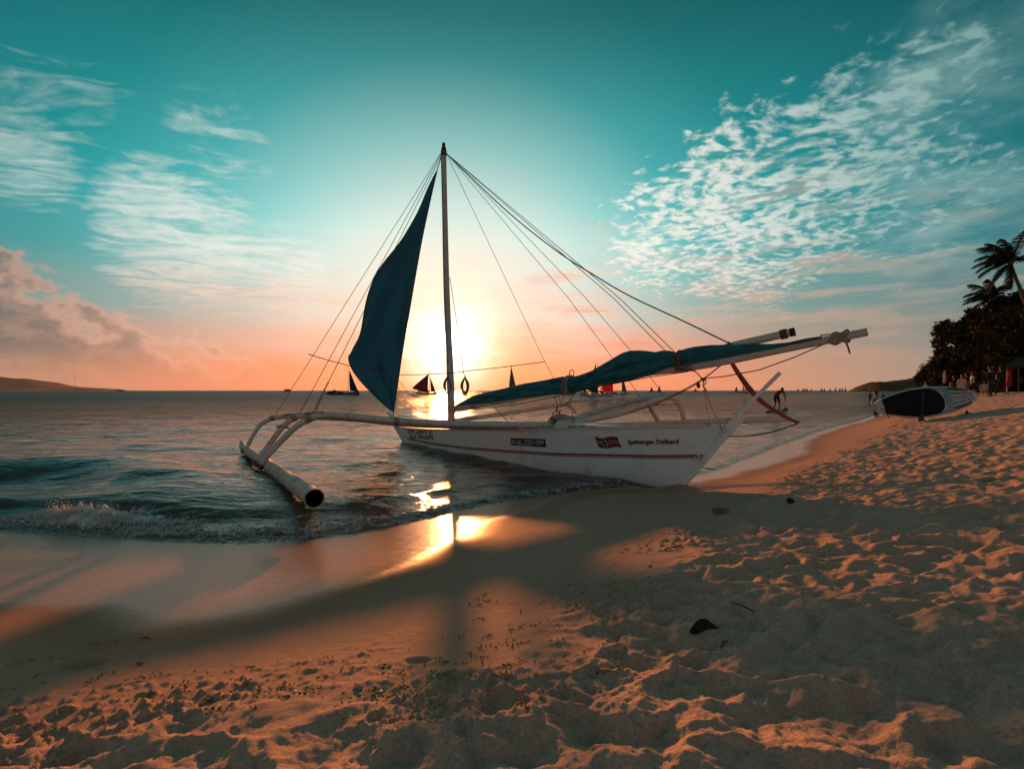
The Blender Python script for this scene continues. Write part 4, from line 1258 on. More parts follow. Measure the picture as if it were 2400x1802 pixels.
# sheet tackle under the furled sail
line('sheet', [spx(1331, 880, 0.2), spx(1322, 930, 0.15), bpx(1311, 955, 0.1)], 0.008, M_ROPEL)
line('sheet', [spx(1345, 925, 0.1), bpx(1330, 946, 0.1), bpx(1309, 953, 0.1)], 0.007, M_ROPE)
line('sheet', curve([bpx(1306, 958, 0.1), bpx(1297, 967, 0.1), bpx(1294, 975, 0.1), bpx(1300, 983, 0.1)], 5), 0.007, M_ROPE)
line('sheet', [spx(1300, 928, 0.05), bpx(1307, 950, 0.1)], 0.007, M_ROPE)
lp = spx(1340, 883, 0.12)
b = MB(); b.tube([lp + Vector((0.035 * math.sin(a) + 0.0, 0, 0.055 - 0.055 * math.cos(a))) for a in np.linspace(0, 2 * math.pi, 15)], 0.008, 5, caps=False); b.build('rope_loop', M_ROPEL, furl)
for (u, v) in ((1308, 954), (1307, 963), (1314, 966)):
    c_ = bpx(u, v, 0.1); b = MB(); b.tube([c_ + Vector((-0.012, 0, -0.03)), c_ + Vector((-0.022, 0, 0)), c_ + Vector((0, 0, 0.034))], [0.012, 0.030, 0.012], 8, squash=(1, 0.6)); b.build('pulley_block', M_DARK, boat)
line('mainsheet', curve([spx(1712, 840), spx(1690, 856), spx(1648, 888), bpx(1600, 915, -0.7), bpx(1540, 945, -0.5), bpx(1450, 975, -0.3), bpx(1385, 988, -0.1)], 6), 0.009, M_ROPE, 6)
line('mainsheet', curve([spx(1644, 892), bpx(1620, 908, -0.7), bpx(1560, 937, -0.7)], 6), 0.006, M_ROPE)
line('boom_guy', [spx(1940, 803), spx(1860, 838), spx(1780, 867), spx(1700, 882), spx(1650, 887)], 0.0075, M_ROPE)
line('boom_guy', [spx(1627, 868), spx(1636, 877), spx(1647, 889)], 0.008, M_ROPE)
kn = spx(1648, 889)
b = MB(); b.tube([kn + Vector((-0.03, 0, 0.015)), kn, kn + Vector((0.025, 0, -0.01))], [0.012, 0.026, 0.014], 7)
b.tube([kn + Vector((0.02 + 0.02 * math.sin(a), 0, -0.03 + 0.035 * math.cos(a))) for a in np.linspace(0, 2 * math.pi, 11)], 0.007, 5, caps=False); b.build('knot', M_ROPE, boat)
b = MB(); c_ = spx(1637, 905); b.tube([c_ + Vector((0, 0, 0.05)), c_ + Vector((0, 0, 0.01)), c_ + Vector((0, 0, -0.03))], [0.010, 0.028, 0.014], 8, squash=(1, 0.6)); b.build('pulley_block', M_DARK, boat)
line('hanging_line', curve([spx(1649, 890), spx(1652, 930), bpx(1656, 965, -0.4), bpx(1668, 990, -0.2), bpx(1684, 1001, -0.05), bpx(1692, 1003, 0)], 6), 0.007, M_ROPEL)
line('hanging_line', curve([spx(1646, 900), spx(1662, 940, 0.1), bpx(1676, 975, -0.2), bpx(1690, 1000, 0)], 6), 0.007, M_ROPEL)
line('loose_line', sag(bpx(1128, 915, -0.1), bpx(1192, 990, 0.1), 0.02), 0.007, M_ROPE)
line('loose_line', curve([spx(1360, 920), bpx(1400, 940, -1.0), bpx(1450, 952, -1.5), bpx(1510, 952, -1.9), bpx(1540, 948, -2.0)], 6), 0.006, M_ROPE)
# lashing where the arms cross the deck
b = MB()
for k in range(9):
    u = 1296 + 5.2 * k; c_ = bpx(u, 988 - 2 * math.sin(k), -0.02 - 0.015 * k)
    b.tube([c_ + NX * (0.09 * math.cos(a)) + Vector((0, 0, 0.085 * math.sin(a))) + AX * (0.02 * math.sin(a + k)) for a in np.linspace(0, 2 * math.pi, 15)], 0.016, 6, caps=False)
b.build('deck_lashing', M_ROPE, boat)
b = MB(); c_ = bpx(1318, 979, 0.0)
b.tube([bpx(1296, 981, 0.02), bpx(1306, 977, 0.02), bpx(1320, 978, 0.0), bpx(1336, 982, -0.02), bpx(1345, 988, -0.04)], [0.03, 0.05, 0.055, 0.05, 0.03], 9); b.build('rope_bundle', M_ROPEL, boat)
b = MB(); b.tube([bpx(1332, 986, 0.02), bpx(1340, 974, -0.05)], 0.03, 8); b.build('arm_peg', M_POLE, boat)

# ---- curved dark red rudder post at the near end
rp = [(1709, 838), (1722, 862), (1745, 896), (1768, 924), (1793, 947), (1838, 975), (1872, 991)]
rl = curve([bpx(u, v, -1.0 + 0.25 * i / 6) for i, (u, v) in enumerate(rp)], 6)
b = MB(); rr = []
for i, p in enumerate(rl):
    d_ = (rl[min(i + 1, len(rl) - 1)] - rl[max(i - 1, 0)]).normalized()
    e2 = d_.cross(NX).normalized(); t = i / (len(rl) - 1)
    hw = 0.017 + 0.012 * math.sin(math.pi * min(1, t * 1.15))
    rr.append([p + NX * 0.018 + e2 * hw, p + NX * 0.018 - e2 * hw, p - NX * 0.018 - e2 * hw, p - NX * 0.018 + e2 * hw])
b.loft(rr, closed=True, caps=True); b.build('curved_tiller', M_DRED, boat, smooth=False)
line('tiller_rope', sag(rl[-1], bpx(1706, 1022, 0.0), 0.05), 0.009, M_ROPE)

# ---------------------------------------------------------------- far land
def land_mat(name, c0, c1, scale):
    m = bpy.data.materials.new(name); m.use_nodes = True
    t = m.node_tree
    for nd in list(t.nodes): t.nodes.remove(nd)
    g = NT(t); tc = g.n('ShaderNodeTexCoord')
    n1 = g.noise(tc.outputs['Object'], scale, 7, 0.65)
    p = g.n('ShaderNodeBsdfPrincipled'); p.inputs['Roughness'].default_value = 0.95; p.inputs['Specular IOR Level'].default_value = 0.1
    g.link(g.mix(g.remap(n1, 0.35, 0.65), c0, c1), p.inputs['Base Color'])
    b = g.n('ShaderNodeBump'); b.inputs['Strength'].default_value = 0.8; b.inputs['Distance'].default_value = 0.4 / scale; g.link(n1, b.inputs['Height']); g.link(b.outputs[0], p.inputs['Normal'])
    out = g.n('ShaderNodeOutputMaterial'); g.link(p.outputs[0], out.inputs[0])
    return m
def ridge(name, label, px, d, thick, m, nseg, rough, seed, kind='structure'):
    """hill whose skyline runs through the given pixels at depth d; slopes down to the sea in front and behind"""
    us = np.linspace(px[0][0], px[-1][0], nseg)
    vs = np.interp(us, [p[0] for p in px], [p[1] for p in px])
    prof = [(-1.0, -0.02), (-0.75, 0.22), (-0.5, 0.55), (-0.25, 0.85), (0.0, 1.0), (0.35, 0.8), (0.7, 0.45), (1.0, -0.02)]
    rows = []
    for (q, hh) in prof:
        row = []
        for i, (u, v) in enumerate(zip(us, vs)):
            h = max(0.0, (915 - v) / 1200 * d + CAM_Z)
            nz = float(fbm(np.array([u * 0.06 + q * 2]), np.array([q * 3.1 + seed]), 4, seed)[0])
            yy = d + q * thick * (0.4 + 0.6 * min(1, h / 20.0)) + nz * thick * 0.1
            row.append(Vector(((u - 1200) / 1200 * d, yy, max(-1.0, h * hh + rough * nz * h))))
        rows.append(row)
    b = MB(); b.loft(rows, closed=False)
    o = b.build(name, m, None)
    tag(o, label, kind=kind)
    return o
M_HILLFAR = land_mat('far_hill_scrub', (0.11, 0.09, 0.085, 1), (0.15, 0.125, 0.115, 1), 0.012)
M_HEAD = land_mat('headland_woods', (0.022, 0.028, 0.016, 1), (0.060, 0.060, 0.036, 1), 0.12)
ridge('hill_island', 'long grey hill sloping down to the sea on the horizon',
      [(-420, 860), (-260, 868), (-120, 876), (-40, 881), (10, 884), (34, 887), (60, 887), (90, 894), (115, 900), (140, 905), (160, 909), (172, 907), (196, 908), (206, 911), (209, 915.5)], 4200, 520, M_HILLFAR, 150, 0.03, 3)
ridge('headland', 'low wooded headland ending the beach far behind the paddleboard',
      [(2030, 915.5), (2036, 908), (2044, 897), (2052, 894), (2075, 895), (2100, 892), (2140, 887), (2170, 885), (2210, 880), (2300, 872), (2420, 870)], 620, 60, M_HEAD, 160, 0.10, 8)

# ---------------------------------------------------------------- trees
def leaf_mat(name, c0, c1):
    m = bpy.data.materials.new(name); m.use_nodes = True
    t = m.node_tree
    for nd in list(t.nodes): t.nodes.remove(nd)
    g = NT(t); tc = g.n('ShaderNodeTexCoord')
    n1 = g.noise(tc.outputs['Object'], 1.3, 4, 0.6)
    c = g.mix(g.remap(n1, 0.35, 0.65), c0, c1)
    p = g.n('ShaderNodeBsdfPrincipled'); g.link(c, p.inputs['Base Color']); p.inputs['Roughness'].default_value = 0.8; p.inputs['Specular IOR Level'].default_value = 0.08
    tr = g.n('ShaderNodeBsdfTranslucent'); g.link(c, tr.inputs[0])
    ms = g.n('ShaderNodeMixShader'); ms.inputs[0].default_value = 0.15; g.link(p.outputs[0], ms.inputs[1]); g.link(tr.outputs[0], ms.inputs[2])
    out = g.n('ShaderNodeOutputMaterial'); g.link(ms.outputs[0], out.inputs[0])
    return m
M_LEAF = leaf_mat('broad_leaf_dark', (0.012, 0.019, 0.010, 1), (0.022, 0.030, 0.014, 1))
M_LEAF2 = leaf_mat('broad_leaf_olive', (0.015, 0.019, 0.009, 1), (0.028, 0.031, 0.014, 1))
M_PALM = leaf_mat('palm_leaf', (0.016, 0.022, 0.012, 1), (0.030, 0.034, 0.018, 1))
M_BARK = mat('bark', (0.075, 0.058, 0.042), 0.9, 0.15, vary=0.3, vscale=3, bump=0.6, bscale=10, grain=(3, 3, 1))
M_PALMBARK = mat('palm_bark', (0.13, 0.105, 0.08), 0.9, 0.15, vary=0.25, vscale=4, bump=0.6, bscale=9, grain=(1, 1, 5))

def leaf_cloud(clumps, per, size, seed):
    """faces of many small leaves, clustered; returns verts (N,3) and faces"""
    g = np.random.default_rng(seed)
    C = np.repeat(np.array([c[:3] for c in clumps]), per, 0)
    RR = np.repeat(np.array([c[3] for c in clumps]), per)
    n = len(C)
    d = g.normal(size=(n, 3)); d /= np.linalg.norm(d, axis=1)[:, None]
    rad = RR * g.random(n) ** 0.45
    P = C + d * rad[:, None] * np.array([1, 1, 0.8])
    a = g.normal(size=(n, 3)); a[:, 2] -= 0.25; a /= np.linalg.norm(a, axis=1)[:, None]
    bq = np.cross(a, g.normal(size=(n, 3))); bq /= np.linalg.norm(bq, axis=1)[:, None]
    L = size * (0.7 + 0.7 * g.random(n))[:, None]; W = L * 0.42
    nrm = np.cross(a, bq)
    V = np.stack([P, P + a * L * 0.5 + bq * W * 0.5 + nrm * L * 0.08, P + a * L, P + a * L * 0.5 - bq * W * 0.5 + nrm * L * 0.08], 1).reshape(-1, 3)
    F = np.arange(n * 4).reshape(n, 4)
    return V, F
def mesh_np(name, V, F, m, parent):
    org = np.array(ORG[parent.name])
    me = bpy.data.meshes.new(name)
    me.vertices.add(len(V)); me.vertices.foreach_set('co', (V - org).astype(np.float32).reshape(-1))
    me.loops.add(F.size); me.loops.foreach_set('vertex_index', F.astype(np.int32).reshape(-1))
    me.polygons.add(len(F)); me.polygons.foreach_set('loop_start', np.arange(0, F.size, F.shape[1], dtype=np.int32))
    me.update(calc_edges=True); me.validate()
    me.materials.append(m)
    o = bpy.data.objects.new(name, me); col.objects.link(o); o.parent = parent; ORG[o.name] = Vector(org)
    return o
def tree(label, u, d, vtop, rad, seed, m=M_LEAF, spread=1.0, low=0.12, nclump=46, per=150, leaf=0.34, group='broad-leaved trees behind the beach'):
    g = np.random.default_rng(seed)
    x = (u - 1200) / 1200 * d
    z0 = ground(x, d) - 0.1
    H = CAM_Z + (915 - vtop) / 1200 * d - z0
    root = empty('broadleaf_tree', (x, d, z0))
    tag(root, label, 'tree', group)
    b = MB()
    base = Vector((x, d, z0))
    tr_ = [base, base + Vector((g.normal() * 0.15, g.normal() * 0.15, H * 0.25)), base + Vector((g.normal() * 0.3, g.normal() * 0.3, H * 0.5)), base + Vector((g.normal() * 0.4, g.normal() * 0.4, H * 0.82))]
    tr_ = curve(tr_, 4)
    b.tube(tr_, [0.20 * (1 - 0.8 * i / (len(tr_) - 1)) * H / 8 + 0.03 for i in range(len(tr_))], 8)
    clumps = []
    for k in range(nclump):
        f = low + (1 - low) * g.random() ** 0.8
        ang = g.random() * 2 * math.pi
        env = rad * (math.sin(math.pi * min(1, 0.16 + 0.84 * (1 - f) ** 0.75)) ** 0.6 if f > 0.55 else 0.72 + 0.5 * f)
        rr = env * (0.35 + 0.65 * g.random() ** 0.5) * spread
        cr = (0.16 + 0.16 * g.random()) * rad + 0.12
        z = z0 + H * f - cr * 0.6
        clumps.append((x + rr * math.cos(ang), d + rr * math.sin(ang), z, cr))
        if k % 4 == 0:
            st = samp(tr_, min(0.95, f * 0.9)); en = Vector(clumps[-1][:3])
            b.tube([st, st.lerp(en, 0.5) + Vector((0, 0, 0.15)), en], [0.05, 0.035, 0.012], 5)
    # upright leafy sprays at the top edge
    for k in range(10):
        ang = g.random() * 2 * math.pi; rr = rad * 0.85 * g.random() ** 0.5
        zt = z0 + H * (1.0 - 0.30 * (rr / rad) ** 2)
        for j in range(3):
            clumps.append((x + rr * math.cos(ang) + 0.05 * j, d + rr * math.sin(ang), zt - 0.28 * j + 0.1, 0.20 + 0.05 * j))
    b.build('trunk', M_BARK, root)
    V, F = leaf_cloud(clumps, per, leaf, seed)
    mesh_np('crown', V, F, m, root)
    return root
T = [
 ('small dark tree at the end of the tree line next to the headland', 2176, 118, 872, 2.6, 1, M_LEAF2),
 ('low dark tree second from the headland in the tree line', 2208, 94, 846, 3.0, 2, M_LEAF),
 ('bushy dark tree third from the headland with spiky top', 2244, 72, 806, 3.0, 3, M_LEAF2),
 ('dark leafy tree with ragged outline towards the sea, tallest left of the palms', 2256, 55, 752, 2.5, 4, M_LEAF),
 ('dark leafy tree directly behind the smaller palm', 2304, 50, 722, 2.6, 5, M_LEAF),
 ('broad dark tree between the two palm trunks', 2350, 45, 716, 2.6, 6, M_LEAF2),
 ('dark tree at the picture edge behind the taller palm', 2398, 42, 690, 2.6, 7, M_LEAF),
 ('dark tree just beyond the taller palm at the right border', 2452, 38, 700, 2.6, 8, M_LEAF),
]
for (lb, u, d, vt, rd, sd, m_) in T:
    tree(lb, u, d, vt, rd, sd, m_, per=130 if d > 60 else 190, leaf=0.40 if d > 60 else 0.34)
# undergrowth below the crowns: separate shrubs
SH = [(2190, 100, 890, 2.6), (2232, 80, 876, 2.4), (2268, 60, 864, 2.4), (2300, 52, 858, 2.2), (2335, 47, 852, 2.0), (2372, 44, 846, 2.2), (2415, 41, 842, 2.2), (2285, 68, 840, 3.0), (2330, 60, 820, 3.2), (2385, 56, 812, 3.2), (2225, 62, 885, 1.6)]
SHL = ['dark shrub at the foot of the smallest tree by the headland', 'dark shrub under the second low tree from the headland', 'round dark shrub behind the pale feather flag',
       'dark shrub behind the person in the pale dress', 'dark shrub behind the person with the red cap', 'dark shrub behind the two tall dark figures', 'dark shrub behind the green canopy',
       'large dark shrub filling the gap under the spiky tree', 'large dark shrub filling the gap behind the smaller palm', 'large dark shrub filling the gap behind the taller palm', 'small shrub at the seaward foot of the ragged tree']
for k, (u, d, vt, rd) in enumerate(SH):
    g = np.random.default_rng(100 + k); x = (u - 1200) / 1200 * d; z0 = ground(x, d) - 0.1; H = CAM_Z + (915 - vt) / 1200 * d - z0
    root = empty('shrub', (x, d, z0)); tag(root, SHL[k], 'shrub', 'shrubs under the trees')
    cl = []
    for j in range(26):
        f = g.random(); a = g.random() * 2 * math.pi; r_ = rd * math.sqrt(g.random()) * (1 - 0.5 * f)
        cl.append((x + r_ * math.cos(a), d + r_ * math.sin(a) * 0.6, z0 + 0.15 + (H - 0.3) * f, 0.32 * rd * (1 - 0.35 * f)))
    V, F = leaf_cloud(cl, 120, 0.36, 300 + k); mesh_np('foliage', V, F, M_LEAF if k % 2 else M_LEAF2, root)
    b = MB()
    for j in range(4):
        b.tube([Vector((x + 0.1 * j - 0.2, d, z0)), Vector((x + 0.5 * (j - 1.5), d + 0.2 * (j % 2), z0 + H * 0.6))], [0.05, 0.015], 5)
    b.build('stem', M_BARK, root)

# palms, fronds swept to the left by the wind
def palm(label, d, trunk_px, fronds, Lf, seed):
    g = random.Random(seed)
    pts = [at(u, v, d) for u, v in trunk_px]
    gx, gy = pts[0].x, pts[0].y
    z0 = ground(gx, gy) - 0.15
    pts = [Vector((gx + 0.15, gy, z0))] + pts[1:]
    root = empty('palm_tree', (gx, gy, z0)); tag(root, label, 'palm tree', 'palm trees')
    tl = curve(pts, 7)
    b = MB(); b.tube(tl, [0.17 - 0.085 * i / (len(tl) - 1) + 0.008 * (i % 2) for i in range(len(tl))], 10)
    b.build('trunk', M_PALMBARK, root)
    top = tl[-1]
    b = MB(); b.tube([top + Vector((0, 0, -0.25)), top, top + Vector((0, 0, 0.22))], [0.10, 0.19, 0.08], 9); b.build('crown_shaft', M_PALMBARK, root)
    for k, (ax, az, ay, ln, droop) in enumerate(fronds):
        # quadratic rachis: start direction (ax, ay, az), then bending down by droop and blown to the left
        d0 = Vector((ax, ay, az)).normalized(); N = 26
        L = Lf * ln; P = []
        p = top.copy(); dv = d0.copy()
        for i in range(N + 1):
            P.append(p.copy()); dv = (dv + Vector((-0.012, 0, -droop / N * (0.5 + i / N)))).normalized(); p = p + dv * (L / N)
        vs = []; fs = []
        b = MB(); b.tube(P, [0.030 * (1 - i / N) + 0.006 for i in range(N + 1)], 5)
        for i in range(3, N + 1):
            for sub in (0, 0.5):
                t = (i - sub) / N; q = samp(P, t)
                dr0 = (P[min(i + 1, N)] - P[i - 1]).normalized()
                sidev = dr0.cross(Vector((0, 0, 1)));
                if sidev.length < 0.1: sidev = Vector((1, 0, 0))
                sidev.normalize(); upv = sidev.cross(dr0)
                ll = L * 0.30 * (math.sin(math.pi * min(1, 0.12 + 0.86 * t)) ** 0.7) * g.uniform(0.8, 1.1) + 0.08
                for sd in (-1, 1):
                    dl = (sidev * sd * 0.72 + dr0 * 0.62 + Vector((-0.35, 0, -0.40 - 0.3 * g.random())) + upv * 0.1).normalized()
                    wv = dr0 * 0.030
                    m1 = q + dl * ll * 0.55 + Vector((0, 0, 0.02)); e = q + dl * ll + Vector((-0.03, 0, -ll * 0.22))
                    o_ = len(b.v)
                    b.v.extend([tuple(q - wv), tuple(q + wv), tuple(m1 + wv * 1.2), tuple(m1 - wv * 1.2), tuple(e)])
                    b.f.extend([(o_, o_ + 1, o_ + 2, o_ + 3), (o_ + 3, o_ + 2, o_ + 4)]); b.mi.extend([0, 0])
        b.build('frond', M_PALM, root, smooth=False)
    return root
FR1 = [(-0.55, 1.0, 0.1, 1.05, 1.4), (-0.35, 1.0, -0.3, 1.0, 1.2), (-0.8, 0.9, 0.3, 0.95, 1.5), (-0.15, 1.0, 0.2, 0.9, 1.5), (-0.95, 0.55, -0.2, 1.0, 1.4), (-1.0, 0.42, 0.35, 0.92, 1.6),
       (-0.9, 0.05, 0.1, 1.0, 1.4), (-0.75, -0.25, -0.3, 0.95, 1.2), (-0.45, -0.5, 0.2, 1.05, 1.3), (-0.2, -0.6, -0.3, 0.9, 1.2), (0.45, 1.0, 0.0, 1.08, 0.9), (0.6, 0.8, 0.4, 0.8, 1.6), (0.35, 0.6, -0.6, 0.7, 1.6), (-0.6, 0.7, 0.8, 0.9, 1.4)]
FR2 = [(-0.5, 1.0, 0.1, 1.0, 1.3), (-0.3, 1.0, -0.3, 0.95, 1.2), (-0.75, 0.8, 0.3, 0.95, 1.5), (-0.95, 0.5, -0.2, 0.95, 1.5), (-1.0, 0.3, 0.3, 0.95, 1.1), (-0.9, -0.1, 0.1, 0.9, 1.3), (-0.6, -0.5, -0.3, 0.9, 1.1),
       (-0.1, -0.7, 0.3, 0.85, 1.0), (0.8, 0.55, 0.1, 0.85, 2.0), (0.7, 0.2, -0.3, 0.7, 1.6), (0.5, -0.3, 0.3, 0.8, 1.3), (-0.6, 0.7, 0.8, 0.85, 1.4), (0.05, 0.9, -0.5, 0.75, 1.6)]
palm('taller palm leaning left against the sky at the right border', 38, [(2440, 890), (2420, 760), (2396, 690), (2380, 650), (2369, 617)], FR1, 2.5, 1)
palm('smaller palm rising out of the dark trees, left of the taller palm', 43, [(2366, 905), (2352, 810), (2345, 750), (2338, 715), (2329, 700)], FR2, 2.35, 2)

# ---------------------------------------------------------------- people
def fabric(name, c): return mat('cloth_' + name, c, 0.85, 0.15, vary=0.15, vscale=10, bump=0.2, bscale=60)
M_SKIN = mat('skin_tan', (0.26, 0.15, 0.095), 0.55, 0.35, vary=0.08, vscale=8)
M_SKIN2 = mat('skin_dark', (0.14, 0.080, 0.052), 0.55, 0.35, vary=0.08, vscale=8)
M_HAIR = mat('hair_dark', (0.012, 0.010, 0.009), 0.6, 0.4, vary=0.2, vscale=30)
def person(label, loc, yaw, height, pose, shirt, bottom, skin=None, hair=None, group=None, long_legs=False, long_sleeves=False, dress=False):
    skin = skin or M_SKIN; hair = hair or M_HAIR
    # joints in units of body height; x = to the person's left, y = forward
    J = dict(pelvis=(0, 0, .53), belly=(0, 0.005, .60), chest=(0, 0, .71), neck=(0, 0, .82), jaw=(0, .012, .865), head=(0, .012, .915), crown=(0, .0, .975),
             sl=(.10, 0, .795), el=(.135, -.01, .63), wl=(.14, .03, .49), hl=(.14, .05, .435),
             hipl=(.05, 0, .50), kl=(.055, .01, .28), al=(.055, -.01, .045), tl=(.06, .08, .015))
    for k in ('sl', 'el', 'wl', 'hl', 'hipl', 'kl', 'al', 'tl'):
        x, y, z = J[k]; J[k[:-1] + 'r'] = (-x, y, z)
    def mv(k, *p): J[k] = p
    if pose == 'walk':
        mv('kl', .05, .11, .29); mv('al', .05, .13, .055); mv('tl', .05, .21, .03); mv('kr', -.05, -.02, .28); mv('ar', -.05, -.17, .07); mv('tr', -.05, -.10, .015)
        mv('er', -.13, .07, .64); mv('wr', -.12, .17, .56); mv('hr', -.12, .21, .53); mv('el', .13, -.09, .64); mv('wl', .13, -.10, .50); mv('hl', .13, -.09, .45)
    if pose == 'apart':
        mv('kl', .10, .0, .28); mv('al', .16, 0, .045); mv('tl', .18, .08, .015); mv('kr', -.07, .02, .28); mv('ar', -.12, 0, .045); mv('tr', -.13, .08, .015)
        mv('wl', .10, .12, .56); mv('hl', .07, .15, .57)
    if pose == 'bend':
        for k, p in dict(pelvis=(0, -.06, .50), belly=(0, .0, .565), chest=(0, .11, .63), neck=(0, .20, .665), jaw=(0, .245, .67), head=(0, .27, .69), crown=(0, .30, .735)).items(): J[k] = p
        mv('sl', .10, .17, .65); mv('sr', -.10, .17, .65); mv('el', .13, .22, .50); mv('wl', .10, .27, .37); mv('hl', .09, .29, .33)
        mv('er', -.12, .14, .49); mv('wr', -.07, .16, .36); mv('hr', -.05, .18, .32)
        mv('hipl', .05, -.06, .47); mv('hipr', -.05, -.06, .47); mv('kl', .08, .02, .27); mv('kr', -.08, .02, .27); mv('al', .09, -.05, .045); mv('ar', -.09, -.05, .045); mv('tl', .10, .03, .015); mv('tr', -.10, .03, .015)
    if pose == 'sit':
        for k in list(J):
            x, y, z = J[k]; J[k] = (x, y, z - .42)
        mv('kl', .06, .22, .13); mv('kr', -.06, .22, .13); mv('al', .06, .24, -.05); mv('ar', -.06, .24, -.05); mv('tl', .06, .31, -.07); mv('tr', -.06, .31, -.07)
        mv('wl', .10, .15, .17); mv('hl', .09, .19, .17); mv('wr', -.10, .15, .17); mv('hr', -.09, .19, .17)
    rad = dict(pelvis=.062, belly=.060, chest=.070, neck=.032, jaw=.040, head=.054, crown=.034, sl=.036, el=.026, wl=.019, hl=.020, hipl=.050, kl=.036, al=.024, tl=.018)
    keys = list(J)
    E = [('pelvis', 'belly'), ('belly', 'chest'), ('chest', 'neck'), ('neck', 'jaw'), ('jaw', 'head'), ('head', 'crown')]
    for sd in 'lr':
        E += [('chest', 's' + sd), ('s' + sd, 'e' + sd), ('e' + sd, 'w' + sd), ('w' + sd, 'h' + sd), ('pelvis', 'hip' + sd), ('hip' + sd, 'k' + sd), ('k' + sd, 'a' + sd), ('a' + sd, 't' + sd)]
    me = bpy.data.meshes.new('body_frame')
    me.from_pydata([tuple(c * height for c in J[k]) for k in keys], [(keys.index(a), keys.index(b)) for a, b in E], [])
    o = bpy.data.objects.new('body_frame', me); col.objects.link(o)
    md = o.modifiers.new('skin', 'SKIN'); md.use_smooth_shade = True
    sv = me.skin_vertices[0].data
    for i, k in enumerate(keys):
        kk = k if k in rad else k[:-1] + 'l'
        r = rad[kk] * height
        if k in ('chest', 'pelvis', 'belly'): sv[i].radius = (r * 1.25, r * 0.9)
        else: sv[i].radius = (r, r)
        sv[i].use_root = (k == 'pelvis')
    o.modifiers.new('sub', 'SUBSURF').levels = 1
    o.modifiers['sub'].render_levels = 1
    dg = bpy.context.evaluated_depsgraph_get(); dg.update()
    bm_ = bpy.data.meshes.new_from_object(o.evaluated_get(dg))
    bpy.data.objects.remove(o); bpy.data.meshes.remove(me)
    bm_.materials.clear()
    for m_ in (skin, shirt, bottom, hair): bm_.materials.append(m_)
    JV = {k: Vector(v) * height for k, v in J.items()}
    segs = [(a, b) for a, b in E]
    for p in bm_.polygons:
        c_ = Vector(p.center); bst = None
        for a, b in segs:
            A, B = JV[a], JV[b]; t = max(0, min(1, (c_ - A).dot(B - A) / (B - A).length_squared)); dd = (c_ - A.lerp(B, t)).length / (rad.get(a, .03) + .02)
            if bst is None or dd < bst[0]: bst = (dd, a, b, t)
        _, a, b, t = bst
        mi = 0
        if (a, b) in (('belly', 'chest'), ('pelvis', 'belly')) or (a == 'chest'): mi = 1
        if (a, b) == ('chest', 'neck') and t > .8: mi = 0
        if a == 'pelvis' and b.startswith('hip'): mi = 2
        if (a, b) == ('pelvis', 'belly') and t < .3: mi = 2
        if a.startswith('hip'): mi = 2 if (t < .85 or long_legs) else 0
        if a.startswith('k') and long_legs: mi = 2
        if a[0] == 's' and b[0] == 'e': mi = 1 if (t < .55 or long_sleeves) else 0
        if a[0] == 'e' and b[0] == 'w' and long_sleeves: mi = 1
        if (a, b) in (('head', 'crown'),) or ((a, b) == ('jaw', 'head') and (c_ - JV['head']).y < -0.002 * height and pose != 'bend'): mi = 3
        p.material_index = mi; p.use_smooth = True
    ob = bpy.data.objects.new('person', bm_); col.objects.link(ob)
    ob.location = loc; ob.rotation_euler = (0, 0, yaw)
    tag(ob, label, 'person', group)
    ORG[ob.name] = Vector(loc)
    # hair mass and, for a dress, the skirt, as parts
    hb_ = MB(); hc = JV['head'].lerp(JV['crown'], 0.45) + Vector((0, -0.012 * height, 0.004 * height)); hr_ = 0.060 * height
    rings = []
    for i in range(6):
        ph = i / 5 * math.pi * 0.56
        rings.append([hc + Vector((hr_ * math.sin(ph) * math.cos(a) * 0.92, hr_ * math.sin(ph) * math.sin(a), hr_ * math.cos(ph) * 1.02)) for a in np.linspace(0, 2 * math.pi, 13)[:-1]])
    rings[0] = [hc + Vector((0.002 * math.cos(a), 0.002 * math.sin(a), hr_ * 1.02)) for a in np.linspace(0, 2 * math.pi, 13)[:-1]]
    o_org = ORG[ob.name]; ORG[ob.name] = Vector((0, 0, 0))
    hb_.loft(rings); hb_.build('hair', hair, ob)
    if dress:
        b = MB(); rs = []
        for i in range(7):
            t = i / 6; z = (0.62 - 0.42 * t) * height; r = (0.075 + 0.085 * t) * height
            rs.append([Vector((r * math.cos(a) * (1 + 0.06 * math.sin(5 * a)), r * 0.85 * math.sin(a) * (1 + 0.06 * math.cos(4 * a)), z)) for a in np.linspace(0, 2 * math.pi, 17)[:-1]])
        b.loft(rs); b.build('skirt', shirt, ob)
    ORG[ob.name] = o_org
    return ob
M_TSH_W = fabric('white', (0.55, 0.54, 0.50)); M_TSH_B = fabric('black', (0.015, 0.015, 0.018)); M_TSH_R = fabric('red', (0.32, 0.02, 0.025)); M_TSH_G = fabric('grey', (0.22, 0.22, 0.21))
M_TSH_N = fabric('navy', (0.02, 0.03, 0.05)); M_TSH_O = fabric('orange', (0.5, 0.18, 0.05)); M_TSH_P = fabric('pale_pink', (0.55, 0.40, 0.36)); M_CAP = fabric('red_cap', (0.40, 0.015, 0.02))
def on_sand(u, d):
    x = (u - 1200) / 1200 * d
    return (x, d, ground(x, d) - 0.01)
def in_water(u, d, z): return ((u - 1200) / 1200 * d, d, z)
GP = 'people on the beach'
person('tall person in dark clothes standing among the trees beside the red banner', on_sand(2321, 30), R(200), 1.78, 'stand', M_TSH_B, M_TSH_N, M_SKIN2, group=GP, long_legs=True, long_sleeves=True)
person('person in dark clothes with legs apart, next to the red banner', on_sand(2347, 31), R(120), 1.74, 'apart', M_TSH_N, M_TSH_B, M_SKIN2, group=GP, long_legs=True)
